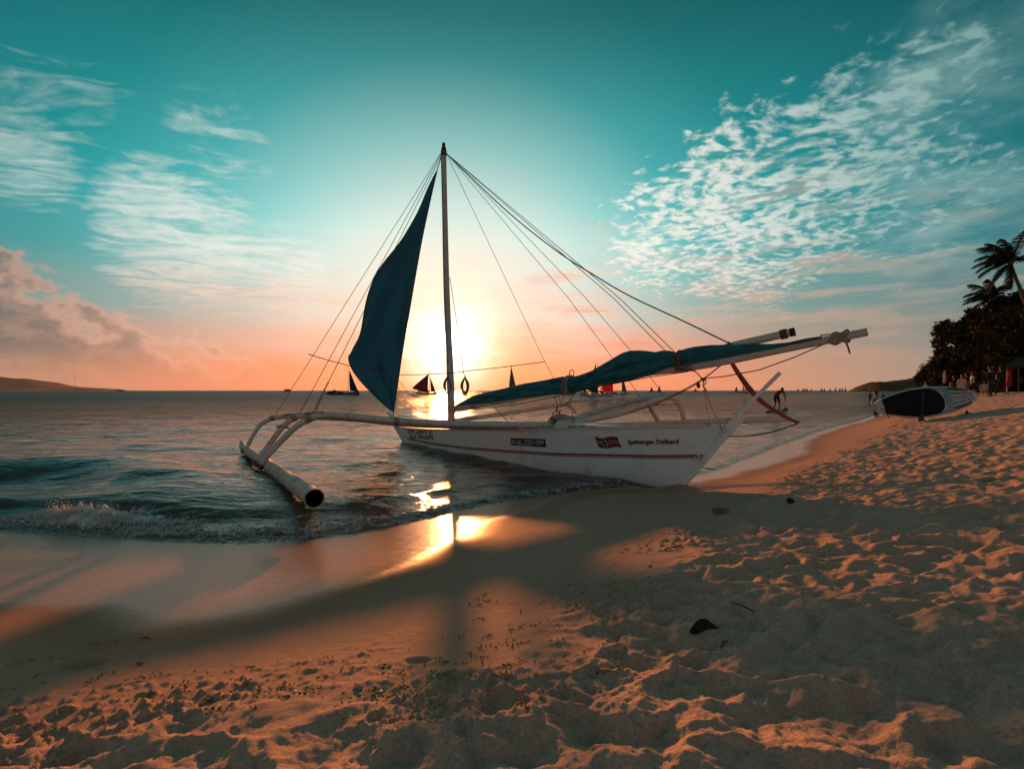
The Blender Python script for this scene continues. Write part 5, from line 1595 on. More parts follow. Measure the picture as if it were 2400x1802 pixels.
person('person with red cap and white shirt walking on the sand', on_sand(2279, 33), R(70), 1.70, 'walk', M_TSH_W, M_TSH_B, group=GP, hair=M_CAP)
person('person in a long pale pink dress behind the paddleboard nose', on_sand(2255, 34), R(150), 1.62, 'stand', M_TSH_P, M_TSH_P, group=GP, dress=True)
person('person in black beside the pale pink dress', on_sand(2266, 35), R(20), 1.70, 'walk', M_TSH_B, M_TSH_B, M_SKIN2, group=GP, long_legs=True)
person('small far person in white top above the paddleboard', on_sand(2170, 44), R(180), 1.68, 'stand', M_TSH_W, M_TSH_N, group=GP)
person('far person in dark shirt between feather flag and pink dress', on_sand(2236, 40), R(160), 1.72, 'stand', M_TSH_N, M_TSH_N, M_SKIN2, group=GP, long_legs=True)
person('person in white sitting low beside the two tall dark figures', (on_sand(2306, 34)[0], 34, on_sand(2306, 34)[2] + 0.12), R(140), 1.65, 'sit', M_TSH_W, M_TSH_W, group=GP)
person('person in grey shirt and black trousers standing in the shallows behind the paddleboard', in_water(2053, 26.5, -0.50), R(-160), 1.72, 'stand', M_TSH_G, M_TSH_B, M_SKIN2, group='bathers')
person('bather in orange top in the water, right of the two far bathers', in_water(2096, 62, -0.75), R(90), 1.65, 'stand', M_TSH_O, M_TSH_N, group='bathers')
person('bather in white standing next to the orange bather', in_water(2091, 63, -0.75), R(30), 1.62, 'walk', M_TSH_W, M_TSH_B, group='bathers')
person('dark far bather alone in the water just off the headland', in_water(2070, 70, -0.8), R(0), 1.68, 'stand', M_TSH_B, M_TSH_B, M_SKIN2, group='bathers')
person('dark far bather nearest the fleet, left of the man in the shallows', in_water(2039, 72, -0.5), R(0), 1.70, 'stand', M_TSH_R, M_TSH_B, M_SKIN2, group='bathers')

# ---------------------------------------------------------------- beach things at the right
M_BOARD = mat('board_gloss_white', (0.36, 0.38, 0.38), 0.25, 0.5, vary=0.05, vscale=3, coat=0.4)
M_BOARDT = mat('board_teal_band', (0.16, 0.24, 0.25), 0.3, 0.5, vary=0.2, vscale=6)
M_PAD = mat('deck_pad_foam', (0.008, 0.008, 0.009), 0.85, 0.2, vary=0.2, vscale=30, bump=0.3, bscale=200)
M_BSTR = mat('board_dark_stripe', (0.035, 0.036, 0.038), 0.3, 0.5, vary=0.1)
M_BSTR2 = mat('board_grey_stripe', (0.16, 0.15, 0.14), 0.3, 0.5, vary=0.1)
def paddleboard():
    d = 14.6
    C = at(2163, 937, d)
    tail = at(2046, 957, 14.35); nose = at(2281, 929, 14.9)
    e1 = (nose - tail).normalized(); L = (nose - tail).length
    e3 = Vector((-0.30, -0.93, 0.24)); e3 = (e3 - e1 * e3.dot(e1)).normalized()      # deck faces the viewer, leaning back
    e2 = e3.cross(e1).normalized()                                                # up along the board's width
    root = empty('paddleboard', (C.x, C.y, ground(C.x, C.y)))
    tag(root, 'white paddleboard with black deck pad lying on its edge on the sand', 'paddleboard')
    HW = 0.45
    def hw(t): return HW * (min(1, (t + 0.028) / 0.42) ** 0.50 if t < 0.42 else (max(0.0, 1 - ((t - 0.42) / 0.585) ** 2.5)) ** 0.60)
    def P(t, w, h): 
        rock = 0.10 * (abs(t - 0.45) / 0.55) ** 2.5
        return tail + e1 * (L * t) + e2 * w + e3 * (h + rock)
    N = 40; rings = []
    for i in range(N + 1):
        t = 0.002 + 0.994 * i / N; w = max(0.01, hw(t)); th = 0.055 * min(1, w / 0.10)
        rings.append([P(t, w * x, th * y) for x, y in ((-1, 0), (-0.93, 0.8), (-0.7, 1), (0, 1.12), (0.7, 1), (0.93, 0.8), (1, 0), (0.92, -0.8), (0.6, -1), (0, -1), (-0.6, -1), (-0.92, -0.8))])
    b = MB(); b.loft(rings, closed=True, caps=True); b.build('board', M_BOARD, root)
    def patch_(t0, t1, f0, f1, m, name, lift=0.006, round_end=False, n=18):
        b = MB(); rr = []
        for i in range(n + 1):
            t = t0 + (t1 - t0) * i / n; w = hw(t)
            lo, hi = f0, f1
            if round_end:
                x = max(0, (t - (t1 - 0.13)) / 0.13); k = math.sqrt(max(0, 1 - x * x)); lo, hi = f0 * k, f1 * k
            rr.append([P(t, w * f, 0.055 * (1.12 - 0.12 * abs(f) / 0.7 if abs(f) < .7 else 1 - 0.2 * (abs(f) - .7) / .23) + lift) for f in np.linspace(lo, hi, 7)])
        b.loft(rr, closed=False); b.build(name, m, root)
    patch_(0.08, 0.68, -0.90, 0.86, M_PAD, 'deck_pad', 0.010, True, 30)
    patch_(0.69, 0.745, -0.9, 0.9, M_BOARDT, 'teal_band')
    patch_(0.52, 0.69, 0.62, 0.9, M_BOARDT, 'teal_corner', 0.004); patch_(0.56, 0.69, -0.9, -0.72, M_BOARDT, 'teal_corner', 0.004)
    patch_(0.75, 0.92, 0.62, 0.9, M_BSTR, 'nose_stripe'); patch_(0.75, 0.92, -0.9, -0.62, M_BSTR, 'nose_stripe')
    patch_(0.75, 0.955, 0.30, 0.48, M_BSTR2, 'nose_stripe'); patch_(0.75, 0.955, -0.48, -0.30, M_BSTR2, 'nose_stripe')
    # lettering and round emblem on the nose
    cu = bpy.data.curves.new('lettering', 'FONT'); cu.body = 'OTTERS'; cu.size = 0.15; cu.align_x = 'CENTER'
    to = bpy.data.objects.new('lettering_curve', cu); col.objects.link(to)
    dg = bpy.context.evaluated_depsgraph_get(); me = bpy.data.meshes.new_from_object(to.evaluated_get(dg)); bpy.data.objects.remove(to)
    for v in me.vertices:
        q = P(0.825 + v.co.x / L, v.co.y - 0.05, 0.055 * 1.12 + 0.008); v.co = q - ORG[root.name]
    me.materials.clear(); me.materials.append(M_BSTR2); o = bpy.data.objects.new('lettering', me); col.objects.link(o); o.parent = root
    b = MB(); cc = P(0.935, 0.02, 0.055 * 1.12 + 0.008); b.v = [tuple(cc + e1 * (0.05 * math.cos(a)) + e2 * (0.05 * math.sin(a))) for a in np.linspace(0, 2 * math.pi, 13)[:-1]]; b.f = [tuple(range(12))]; b.mi = [0]; b.build('emblem', M_BOARDT, root)
    b = MB(); b.tube([P(0.04, -0.05, 0.07), P(0.06, -0.12, 0.10), P(0.075, -0.22, 0.08), P(0.085, -0.36, 0.07)], 0.012, 5); b.build('leash', M_DARK, root)
    # paddle leaning on the deck pad
    pb0 = at(2159, 979, 14.05); pb0.z = ground(pb0.x, pb0.y) + 0.0; pt0 = at(2164, 918, 14.38)
    pr = empty('paddle', tuple(pb0)); tag(pr, 'black paddle leaning on the paddleboard, blade down in the sand', 'paddle')
    b = MB(); b.tube([pb0 + Vector((0, 0, 0.2)), pt0], 0.016, 7); b.build('shaft', M_DARK, pr)
    b = MB(); up = (pt0 - pb0).normalized(); sx = Vector((1, 0.1, 0)).normalized(); q = [(0, .26), (.03, .22), (.085, .04), (.10, -.03), (-.10, -.03), (-.085, .04), (-.03, .22)]
    f_ = [pb0 + sx * x + up * y - Vector((0, 0.012, 0)) for x, y in q]; k_ = [p + Vector((0, 0.024, 0)) for p in f_]
    b.add(f_ + k_, [tuple(range(7)), tuple(range(13, 6, -1))] + [(i, i + 7, (i + 1) % 7 + 7, (i + 1) % 7) for i in range(7)]); b.build('blade', M_DARK, pr, smooth=False)
    fp = at(2268, 955, 14.3); fp.z = ground(fp.x, fp.y)
    b = MB(); b.add([fp + Vector(v) for v in ((-.06, 0, 0), (.09, 0, -.01), (-.02, 0, .10), (-.06, .03, 0), (.09, .03, -.01), (-.02, .03, .10))], [(0, 1, 2), (5, 4, 3), (0, 3, 4, 1), (1, 4, 5, 2), (2, 5, 3, 0)])
    tag(b.build('board_fin', M_DARK, None, smooth=False), 'small dark fin sticking out of the sand below the paddleboard nose', 'fin')
paddleboard()

# canopy, banner, lamp, feather flags
M_CANG = mat('canopy_green', (0.045, 0.05, 0.015), 0.8, 0.2, vary=0.15, vscale=5, trans=0.2)
M_BANR = mat('banner_red', (0.55, 0.008, 0.03), 0.8, 0.2, vary=0.15, vscale=5, trans=0.35)
def canopy():
    d = 30.0; p0 = at(2352, 859, d); p1 = at(2362, 851, d + 0.4); 
    root = empty('beach_canopy', on_sand(2400, 31)); tag(root, 'olive green canopy on posts under the trees at the right border', 'canopy')
    A = at(2358, 858, 29.5); B = at(2384, 838, 31); C_ = at(2470, 838, 31); D_ = at(2460, 858, 29.5)
    b = MB(); b.add([A, D_, C_, B] + [p + Vector((0, 0, -0.06)) for p in (A, D_, C_, B)], [(0, 1, 2, 3), (7, 6, 5, 4), (0, 4, 5, 1), (1, 5, 6, 2), (2, 6, 7, 3), (3, 7, 4, 0)]); b.build('roof_cloth', M_CANG, root, smooth=False)
    b = MB(); v_ = Vector((0, 0, -0.22)); b.add([A + Vector((0, -0.02, -0.06)), A.lerp(B, .45) + Vector((-.02, -0.02, -0.06)), A.lerp(B, .45) + v_ * 0.8, A + v_ * 1.2], [(0, 1, 2, 3)]); o = b.build('valance', M_CANG, root); o.modifiers.new('t', 'SOLIDIFY').thickness = 0.01
    for q in (A, B, C_, D_):
        b = MB(); b.tube([Vector((q.x + 0.1, q.y, ground(q.x, q.y) - 0.1)), Vector((q.x + 0.1, q.y, q.z - 0.04))], 0.03, 7); b.build('post', M_BARK, root)
    lampm = bpy.data.materials.new('tube_lamp_glow'); lampm.use_nodes = True; pb = lampm.node_tree.nodes['Principled BSDF']; pb.inputs['Emission Color'].default_value = (0.25, 0.6, 1.0, 1); pb.inputs['Emission Strength'].default_value = 1.6
    b = MB(); q0 = at(2387, 855.5, 30.6); q1 = at(2396, 856.5, 30.6); b.tube([q0, q1], 0.022, 8); o = b.build('tube_lamp', lampm, None)
    tag(o, 'short bluish tube lamp glowing under the green canopy', 'lamp')
    rb = empty('red_banner', on_sand(2364, 29.8)); tag(rb, 'long bright red cloth banner hanging beside the two dark figures', 'banner')
    b = MB(); rows = []
    for i in range(17):
        t = i / 16; v = 860 + 46 * t; uc = 2362 + 4 * t + 1.0 * math.sin(5 * t); hw_ = (1.2 + 3.8 * min(1, t * 1.6)) 
        rows.append([at(uc + hw_ * f, v, 29.8) + Vector((0, 0.10 * math.sin(4 * f + 5 * t), 0)) for f in np.linspace(-1, 1, 9)])
    b.loft(rows, closed=False); o = b.build('cloth', M_BANR, rb); o.modifiers.new('t', 'SOLIDIFY').thickness = 0.012
    b = MB(); tp_ = at(2361, 857, 29.85); b.tube([Vector((tp_.x, tp_.y + 0.05, rb.location.z - 0.1)), tp_], 0.018, 6); b.build('pole', M_POLE, rb)
canopy()
def feather(label, u, d, vtop, vbot, m1, m2):
    x, y, z = on_sand(u, d); r = empty('feather_flag', (x, y, z)); tag(r, label, 'flag', 'feather flags on the beach')
    tp_ = at(u, vtop, d); H = tp_.z - z
    pl = curve([Vector((x, y, z - 0.1)), Vector((x, y, z + H * 0.6)), Vector((x + 0.03, y, z + H * 0.9)), Vector((x + 0.16, y, z + H))], 5)
    b = MB(); b.tube(pl, [0.022 - 0.012 * i / (len(pl) - 1) for i in range(len(pl))], 6); b.build('pole', M_DARK, r)
    zb = at(u, vbot, d).z
    for (s0, s1, m_, nm) in ((0, .55, m1, 'flag_cloth'), (.55, 1, m2, 'flag_edge')):
        b = MB(); rows = []
        for i in range(11):
            t = i / 10; zz = zb + (z + H * 0.97 - zb) * t; wd = 0.34 * (0.55 + 0.45 * math.sin(math.pi * min(1, 0.2 + 0.8 * t)))
            px_ = x + (0.1 * max(0, t - .7) / .3)
            rows.append([Vector((px_ + 0.02 + wd * f, y + 0.03 * math.sin(6 * t + 3 * f), zz)) for f in np.linspace(s0, s1, 4)])
        b.loft(rows, closed=False); o = b.build(nm, m_, r); o.modifiers.new('t', 'SOLIDIFY').thickness = 0.006
feather('pale feather flag with a red edge above the middle of the paddleboard', 2209, 38, 866, 898, M_TSH_W, M_TSH_R)
feather('small pale feather flag with red edge beside the tallest dark figure', 2317, 33, 860, 880, M_TSH_W, M_TSH_R)

# stand-up paddler out on the water
pd = 29.5; wz = 0.03
bp0 = at(1797, 952, pd); bx = bp0.x
r = empty('paddler_board', (at(1820, 945, pd).x, pd, 0.0)); tag(r, 'dark paddleboard under the bending paddler on the water', 'paddleboard')
b = MB(); rings = []
A = Vector((at(1799, 950, 29.0).x, 29.0, 0.03)); B = Vector((at(1843, 945, 29.8).x, 29.8, 0.30))
e = (B - A); en = Vector((-e.y, e.x, 0)).normalized()
for i in range(21):
    t = i / 20; c_ = A.lerp(B, t); c_.z = 0.03 + 0.16 * max(0, (t - 0.62) / 0.38) ** 1.6; w = 0.36 * math.sin(math.pi * min(1, 0.06 + 0.9 * t)) ** 0.6 + 0.01; 
    rings.append([c_ + en * (w * x) + Vector((0, 0, 0.05 * y)) for x, y in ((-1, 0), (-.7, 1), (0, 1.1), (.7, 1), (1, 0), (.7, -1), (0, -1), (-.7, -1))])
b.loft(rings, caps=True); b.build('board', M_BLACKP, r)
pc = A.lerp(B, 0.50)
person('paddler in dark red top bending forward on a board in the water', (pc.x, pc.y, 0.085), math.atan2(-e.x, e.y), 1.72, 'bend', M_TSH_R, M_TSH_N, M_SKIN2)
hand = pc + e.normalized() * 0.30 + Vector((0, 0, 0.62))
r = empty('paddle', tuple(A + Vector((-0.3, -0.2, 0)))); tag(r, 'dark paddle held by the bending paddler, dipped in the sea', 'paddle')
pe_ = A + Vector((-0.1, -0.3, 0.02)); b = MB(); b.tube([hand, pe_], 0.016, 6); b.build('shaft', M_DARK, r)
b = MB(); dd = (pe_ - hand).normalized(); b.box(pe_ + dd * 0.14, dd * 0.18, Vector((0, 0.01, 0)), dd.cross(Vector((0, 1, 0))).normalized() * 0.09); b.build('blade', M_DARK, r, smooth=False)

# ---------------------------------------------------------------- boats out at sea
M_FHULL = mat('far_hull_dark', (0.06, 0.065, 0.07), 0.5, 0.4, vary=0.2, vscale=2)
M_FHULLW = mat('far_hull_white', (0.5, 0.5, 0.48), 0.5, 0.4, vary=0.1, vscale=2)
def sailm(name, c, tr=0.35): return mat('sailcloth_' + name, c, 0.8, 0.15, vary=0.12, vscale=1.5, trans=tr)
SB = sailm('navy_blue', (0.02, 0.06, 0.12)); SM = sailm('maroon', (0.24, 0.045, 0.055), 0.4); SG = sailm('sand_grey', (0.20, 0.16, 0.12), 0.25); ST = sailm('deep_teal', (0.015, 0.08, 0.11))
SP = sailm('bright_pink', (0.70, 0.02, 0.07), 0.55); SD = sailm('charcoal', (0.035, 0.04, 0.045), 0.2); SR = sailm('orange_red', (0.60, 0.07, 0.05), 0.5); SW = sailm('off_white', (0.5, 0.47, 0.43), 0.3)
def sailboat(label, u, d, uL, uR, sails, mast=None, hullm=M_FHULL, arms=True, furl_px=None, crew=(), group='sailboats out at sea', tilt=0.0):
    """hull between pixels uL..uR at depth d; sails = list of (pixel triangle, material)"""
    xL = (uL - 1200) / 1200 * d; xR = (uR - 1200) / 1200 * d; Lh = xR - xL
    root = empty('sailboat', ((xL + xR) / 2, d, 0)); tag(root, label, 'sailboat', group)
    b = MB(); rings = []; hh = max(0.28, min(0.7, 0.085 * Lh)); bw = 0.07 * Lh
    for i in range(17):
        t = i / 16; e_ = abs(2 * t - 1); x = xL + Lh * t; w = max(0.02, bw * (1 - e_ ** 2.4)); zt = hh * (1 + 0.7 * e_ ** 2.5); zb = -0.15 + 0.3 * hh * e_ ** 4
        rings.append([Vector((x, d - w, zt)), Vector((x, d - w * .75, (zt + zb) / 2)), Vector((x, d - w * .2, zb)), Vector((x, d + w * .2, zb)), Vector((x, d + w * .75, (zt + zb) / 2)), Vector((x, d + w, zt)), Vector((x, d, zt - 0.06))])
    b.loft(rings, closed=True, caps=True); b.build('hull', hullm, root)
    if mast:
        (um, vm) = mast; p = at(um, vm, d); b = MB(); b.tube([Vector((p.x + tilt, d, hh * 0.5)), p], [0.09, 0.05], 6); b.build('mast', M_POLE, root)
        for uu in (uL + 2, uR - 2):
            b = MB(); b.tube([p, Vector(((uu - 1200) / 1200 * d, d, hh * 1.2))], 0.012 * max(1, d / 150), 3); b.build('stay', M_WIRE, root)
    for tri, m_ in sails:
        A, B, C_ = [at(q[0], q[1], d) for q in tri]
        b = MB(); n = 8; vs = []; idx = {}
        for i in range(n + 1):
            for j in range(n + 1 - i):
                f, g_ = i / n, j / n; h_ = 1 - f - g_
                p = A * h_ + B * f + C_ * g_; p.y -= 0.35 * (B - C_).length * 4 * (f * g_ + 0.4 * f * h_ + 0.4 * g_ * h_)
                idx[(i, j)] = len(vs); vs.append(p)
        fs = []
        for i in range(n):
            for j in range(n - i):
                fs.append((idx[(i, j)], idx[(i + 1, j)], idx[(i, j + 1)]))
                if i + j < n - 1: fs.append((idx[(i + 1, j)], idx[(i + 1, j + 1)], idx[(i, j + 1)]))
        b.add(vs, fs); o = b.build('sail', m_, root); o.modifiers.new('t', 'SOLIDIFY').thickness = 0.02
    if furl_px:
        pts = [at(q[0], q[1], d) for q in furl_px]; b = MB(); ln = curve(pts, 5); k_ = len(ln) - 1
        b.tube(ln, [0.06 + 0.34 * math.sin(math.pi * i / k_) * (0.7 + 0.3 * math.sin(i * 1.3)) for i in range(k_ + 1)], 8); b.build('furled_sail', SD, root)
    if arms:
        for f in (0.32, 0.62):
            x = xL + Lh * f; b = MB()
            b.tube(curve([Vector((x, d - 0.33 * Lh, 0.08)), Vector((x, d - 0.30 * Lh, 0.45)), Vector((x, d, hh + 0.15)), Vector((x, d + 0.30 * Lh, 0.45)), Vector((x, d + 0.33 * Lh, 0.08))], 4), 0.05, 6); b.build('outrigger_arm', M_BAMBOO, root)
        for sg in (-1, 1):
            b = MB(); b.tube([Vector((xL + Lh * .12, d + sg * .33 * Lh, 0.10)), Vector((xL + Lh * .5, d + sg * .33 * Lh, 0.05)), Vector((xL + Lh * .95, d + sg * .33 * Lh, 0.14))], 0.07, 6); b.build('outrigger_float', M_BAMBOO, root)
    for k, (uc, lab, m_) in enumerate(crew):
        person(lab, ((uc - 1200) / 1200 * d, d - bw * 0.3, hh + 0.05), R(180 + 40 * ((k % 3) - 1)), 1.7, 'sit', m_, M_TSH_B, M_SKIN2, group='passengers on the sailboats')
    return root
sailboat('dark sailboat with furled mainsail and navy blue jib, left of the large sail', 800, 132, 770, 842, [([(819, 866), (820, 914), (841, 919)], SB)], (816, 859), M_FHULL,
         furl_px=[(752, 919), (765, 922), (776, 921), (782, 917), (800, 920), (818, 921)])
sailboat('sailboat with two maroon triangular sails, just left of the mast', 992, 150, 976, 1023, [([(1005, 876), (965, 910), (1003, 921)], SM), ([(1008, 882), (1010, 917), (1022, 920)], SM)], (1006.5, 869), M_FHULL,
         crew=((983, 'passenger sitting at the left end of the maroon-sailed boat', M_TSH_B), (990, 'second passenger from the left on the maroon-sailed boat', M_TSH_R), (1004, 'passenger sitting under the mast of the maroon-sailed boat', M_TSH_B)))
sailboat('sailboat with one tall sand-grey sail rising behind the furled sail near the mast', 1200, 150, 1180, 1226, [([(1198, 857), (1192, 912), (1211, 914)], SG)], (1198, 856), M_FHULL)
sailboat('sailboat with deep teal sail and passengers, below the furled sail', 1398, 105, 1358, 1434, [([(1396, 851), (1378, 914), (1401, 923)], ST)], (1401, 851), M_FHULLW,
         crew=((1371, 'passenger alone at the left end of the teal-sailed boat', M_TSH_B), (1388, 'passenger under the teal sail', M_TSH_N), (1408, 'passenger in red right of the teal sail', M_TSH_R), (1414, 'passenger in black beside the one in red on the teal-sailed boat', M_TSH_B), (1420, 'last passenger at the right end of the teal-sailed boat', M_TSH_R)))
sailboat('sailboat with bright pink sail below the furled sail', 1424, 150, 1405, 1442, [([(1434, 868), (1407, 912), (1437, 922)], SP)], (1433, 866), M_FHULL)
sailboat('sailboat with sand-grey sail just right of the pink sail', 1456, 158, 1441, 1470, [([(1459, 880), (1457, 917), (1469, 920)], SG)], (1458, 878), M_FHULL)
FL = [('small dark sail left of a close pair over the far outrigger', 1527, 330, (1527, 906), SD), ('small navy sail right of a close pair over the far outrigger', 1545, 320, (1545, 903), SB),
      ('tiny dark sail left of the hanging ropes', 1629, 520, (1630, 910), SD), ('tiny navy sail at the hanging ropes', 1652, 480, (1653, 908), SB),
      ('small charcoal sail left of the white-sailed boat near the red tiller', 1725, 330, (1726, 905), SD)]
for lb, u, d, ap, m_ in FL:
    sailboat(lb, u, d, u - 7, u + 8, [([ap, (u - 4, 917), (u + 4, 917)], m_)], ap, M_FHULL, arms=False, group='small far sailboats')
sailboat('sailboat with two narrow off-white sails behind the red tiller', 1745, 250, 1732, 1758, [([(1742, 898), (1739, 918), (1745, 918)], SW), ([(1746, 900), (1746, 918), (1751, 918)], SW)], (1745.5, 897), M_FHULL, arms=False, group='small far sailboats')
fleet = [(1870, 6, SR), (1882, 7.5, SD), (1887, 6, SD), (1892, 6.5, SR), (1901, 6, SP), (1925, 8, SD), (1931.5, 7, SD), (1945, 6, SG), (1958, 10, SR), (1968, 8, SD), (1974, 9, SG), (1981, 9.5, SB), (1994, 4, SG), (2012, 8.5, SG), (2021, 10, SR), (2030, 8, SP)]
names = {id(SR): 'orange-red', id(SD): 'charcoal', id(SP): 'pink', id(SG): 'sand-grey', id(SB): 'navy'}
ordw = ['first', 'second', 'third', 'fourth', 'fifth', 'sixth', 'seventh', 'eighth', 'ninth', 'tenth', 'eleventh', 'twelfth', 'thirteenth', 'fourteenth', 'fifteenth', 'last']
for k, (u, h_, m_) in enumerate(fleet):
    d = 700 + 9 * k
    sailboat('tiny %s sail, %s from the left in the fleet before the headland' % (names[id(m_)], ordw[k]), u, d, u - 4, u + 4, [([(u + 0.6, 915 - h_ * 0.8), (u - 2.6, 915.2), (u + 2.6, 915.2)], m_)], (u + 0.6, 914 - h_ * 0.8), M_FHULL, arms=False, group='fleet of tiny sailboats on the horizon')
# bare-masted yacht, motor boat and other far craft at the left
sailboat('anchored yacht with bare mast in front of the long hill', 175, 520, 168, 183, [], (174, 876), M_FHULLW, arms=False, group='small far boats at the left')
def motorboat(label, u, d, w, cab, m1, m2):
    x0 = (u - w / 2 - 1200) / 1200 * d; L = w / 1200 * d
    r = empty('motorboat', (x0 + L / 2, d, 0)); tag(r, label, 'motorboat', 'small far boats at the left')
    b = MB(); rings = []
    for i in range(11):
        t = i / 10; wv = L * 0.14 * min(1, 3 * (1.02 - t)) ** .6; zt = L * (0.12 + 0.06 * t)
        rings.append([Vector((x0 + L * t, d - wv, zt)), Vector((x0 + L * t - 0.05 * L * t, d - wv * .7, -0.1)), Vector((x0 + L * t - 0.05 * L * t, d + wv * .7, -0.1)), Vector((x0 + L * t, d + wv, zt))])
    b.loft(rings, caps=True); b.build('hull', m1, r)
    if cab:
        for (a, e_, z0, z1, m_, nm) in ((.15, .78, .15, .30, m2, 'cabin'), (.08, .85, .30, .33, m1, 'roof')):
            b = MB(); b.box(Vector((x0 + L * (a + e_) / 2, d, L * (z0 + z1) / 2)), Vector((L * (e_ - a) / 2, 0, 0)), Vector((0, L * .11, 0)), Vector((0, 0, L * (z1 - z0) / 2))); b.build(nm, m_, r, smooth=False)
        for k in range(4):
            b = MB(); b.box(Vector((x0 + L * (.22 + .15 * k), d - L * .112, L * .23)), Vector((L * .05, 0, 0)), Vector((0, L * .004, 0)), Vector((0, 0, L * .035))); b.build('window', M_DARK, r, smooth=False)
    return r
motorboat('white cabin boat with red trim between the long hill and the stays', 282, 420, 18, True, M_FHULLW, mat('far_red_trim', (0.35, 0.03, 0.03), 0.5))
for lb, u, d, w in (('low dark boat beside the white cabin boat', 257, 450, 7), ('tiny dark boat alone in mid sea left of the stays', 450, 600, 9), ('tiny dark boat near the leftmost stay', 552, 700, 8), ('dark boat crossed by the leftmost stay', 674, 520, 18)):
    motorboat(lb, u, d, w, w > 12, M_FHULL, M_FHULL)

# ---------------------------------------------------------------- small things on the sand
def on_px(u, v, dz=0.0):
    """point of the sand seen at pixel (u, v)"""
    k = (915 - v) / 1200; d = 0.3
    for _ in range(60):
        z = ground((u - 1200) / 1200 * d, d); dn = (z - CAM_Z) / k
        if abs(dn - d) < 1e-4: break
        d = d + 0.5 * (dn - d)
    return Vector(((u - 1200) / 1200 * d, d, ground((u - 1200) / 1200 * d, d) + dz))
M_DLEAF = mat('dead_leaf', (0.020, 0.013, 0.010), 0.6, 0.3, vary=0.25, vscale=12, bump=0.4, bscale=40)
c_ = on_px(1650, 1492)
root = empty('dead_leaf', tuple(c_)); tag(root, 'curled dark dead leaf standing up on the dry sand', 'leaf')
b = MB(); rows = []
for i in range(15):
    t = i / 14; wv = 0.026 * math.sin(math.pi * min(1, 0.02 + 0.94 * t ** 0.75)) ** 1.1
    sp = Vector((-0.052 + 0.105 * t, 0.018 * math.sin(2.6 * t), 0.004 + 0.008 * math.sin(math.pi * t) + 0.010 * t))
    rows.append([c_ + sp + Vector((0.25 * wv * f, wv * f * 0.8, wv * (0.55 * f + 0.12 * f * f - 0.10 * math.sin(7 * t)) + 0.012)) for f in np.linspace(-1, 1, 9)])
b.loft(rows, closed=False); o = b.build('blade', M_DLEAF, root); o.modifiers.new('t', 'SOLIDIFY').thickness = 0.002
b = MB(); b.tube([rows[-1][4], rows[-1][4] + Vector((0.015, 0.004, 0.012)), rows[-1][4] + Vector((0.028, 0.006, 0.014))], [0.0022, 0.0018, 0.0012], 5); b.build('stalk', M_DLEAF, root)
def lump(name, label, cat, u, v, r, m, seed, sq=(1, 1, .7), group=None, sink=0.3):
    g = np.random.default_rng(seed); c_ = on_px(u, v); bm = bmesh.new(); bmesh.ops.create_icosphere(bm, subdivisions=2, radius=r)
    for q in bm.verts:
        k = 1 + 0.28 * float(fbm(np.array([q.co.x / r * 1.3 + seed]), np.array([q.co.y / r * 1.3 + q.co.z / r]), 3, seed)[0]); q.co = Vector((q.co.x * sq[0] * k, q.co.y * sq[1] * k, q.co.z * sq[2] * k))
    me = bpy.data.meshes.new(name); bm.to_mesh(me); bm.free(); me.materials.append(m)
    for p in me.polygons: p.use_smooth = True
    o = bpy.data.objects.new(name, me); col.objects.link(o); o.location = c_ + Vector((0, 0, r * sq[2] * (1 - sink))); ORG[o.name] = o.location.copy()
    tag(o, label, cat, group); return o
M_HUSK = mat('brown_husk', (0.055, 0.030, 0.018), 0.85, 0.2, vary=0.3, vscale=30, bump=0.6, bscale=80, grain=(1, 1, 6))
M_SHELL = mat('pale_shell', (0.62, 0.56, 0.50), 0.5, 0.4, vary=0.1, vscale=40)
M_STICK = mat('driftwood', (0.075, 0.05, 0.035), 0.85, 0.2, vary=0.3, vscale=30, bump=0.4, bscale=90)
lump('husk', 'small brown husk on the dry sand right of the boat', 'husk', 1853, 1178, 0.030, M_HUSK, 3, (1.1, .9, .8))
lump('sand_clod', 'dark clod of wet sand on the dry sand edge below the boat', 'clod', 1690, 1202, 0.050, mat('damp_clod', (0.20, 0.15, 0.11), 0.95, 0.1, vary=0.25, vscale=30, bump=0.8, bscale=60), 5, (1.5, 1, .5))
SHL_ = [(892, 1621, .006), (1018, 1585, .005), (690, 1622, .006), (722, 1618, .004), (1224, 1720, .004), (1822, 1397, .006), (1008, 1660, .004)]
SHN = ['white shell left of the seaweed line', 'white shell speck above the clods in the middle', 'white shell in the seaweed line near a hollow', 'small white shell right next to another shell in the seaweed', 'white shell speck low in the middle foreground', 'white shell on the trampled sand far from the others', 'tiny white shell at the edge of the dry sand']
for k, (u, v, r_) in enumerate(SHL_): lump('shell', SHN[k], 'shell', u, v, r_, M_SHELL, 20 + k, (1.2, 1, .5), 'white shells on the sand')
STK = [((1210, 1642), (1236, 1662), 'short dark twig beside the clods in the foreground'), ((1712, 1412), (1768, 1436), 'thin stick on the sand above the dead leaf'), ((1555, 1290), (1600, 1282), 'thin twig at the edge of the dry sand below the boat'), ((330, 1498), (352, 1500), 'dark twig lying on the smooth sand at the left'), ((2300, 1130), (2380, 1118), 'pale stick far right on the trampled sand'), ((1690, 1520), (1705, 1505), 'bent twig right of the dead leaf')]
for (p0, p1, lb) in STK:
    a_ = on_px(*p0, 0.004); e_ = on_px(*p1, 0.004); md_ = a_.lerp(e_, .5); md_.z = max(md_.z, ground(md_.x, md_.y) + 0.004)
    b = MB(); b.tube(curve([a_, md_ + Vector((0, 0.006, 0.003)), e_], 4), 0.0026 * max(1, a_.y / 3), 5); tag(b.build('twig', M_STICK, None), lb, 'twig', 'twigs on the sand')
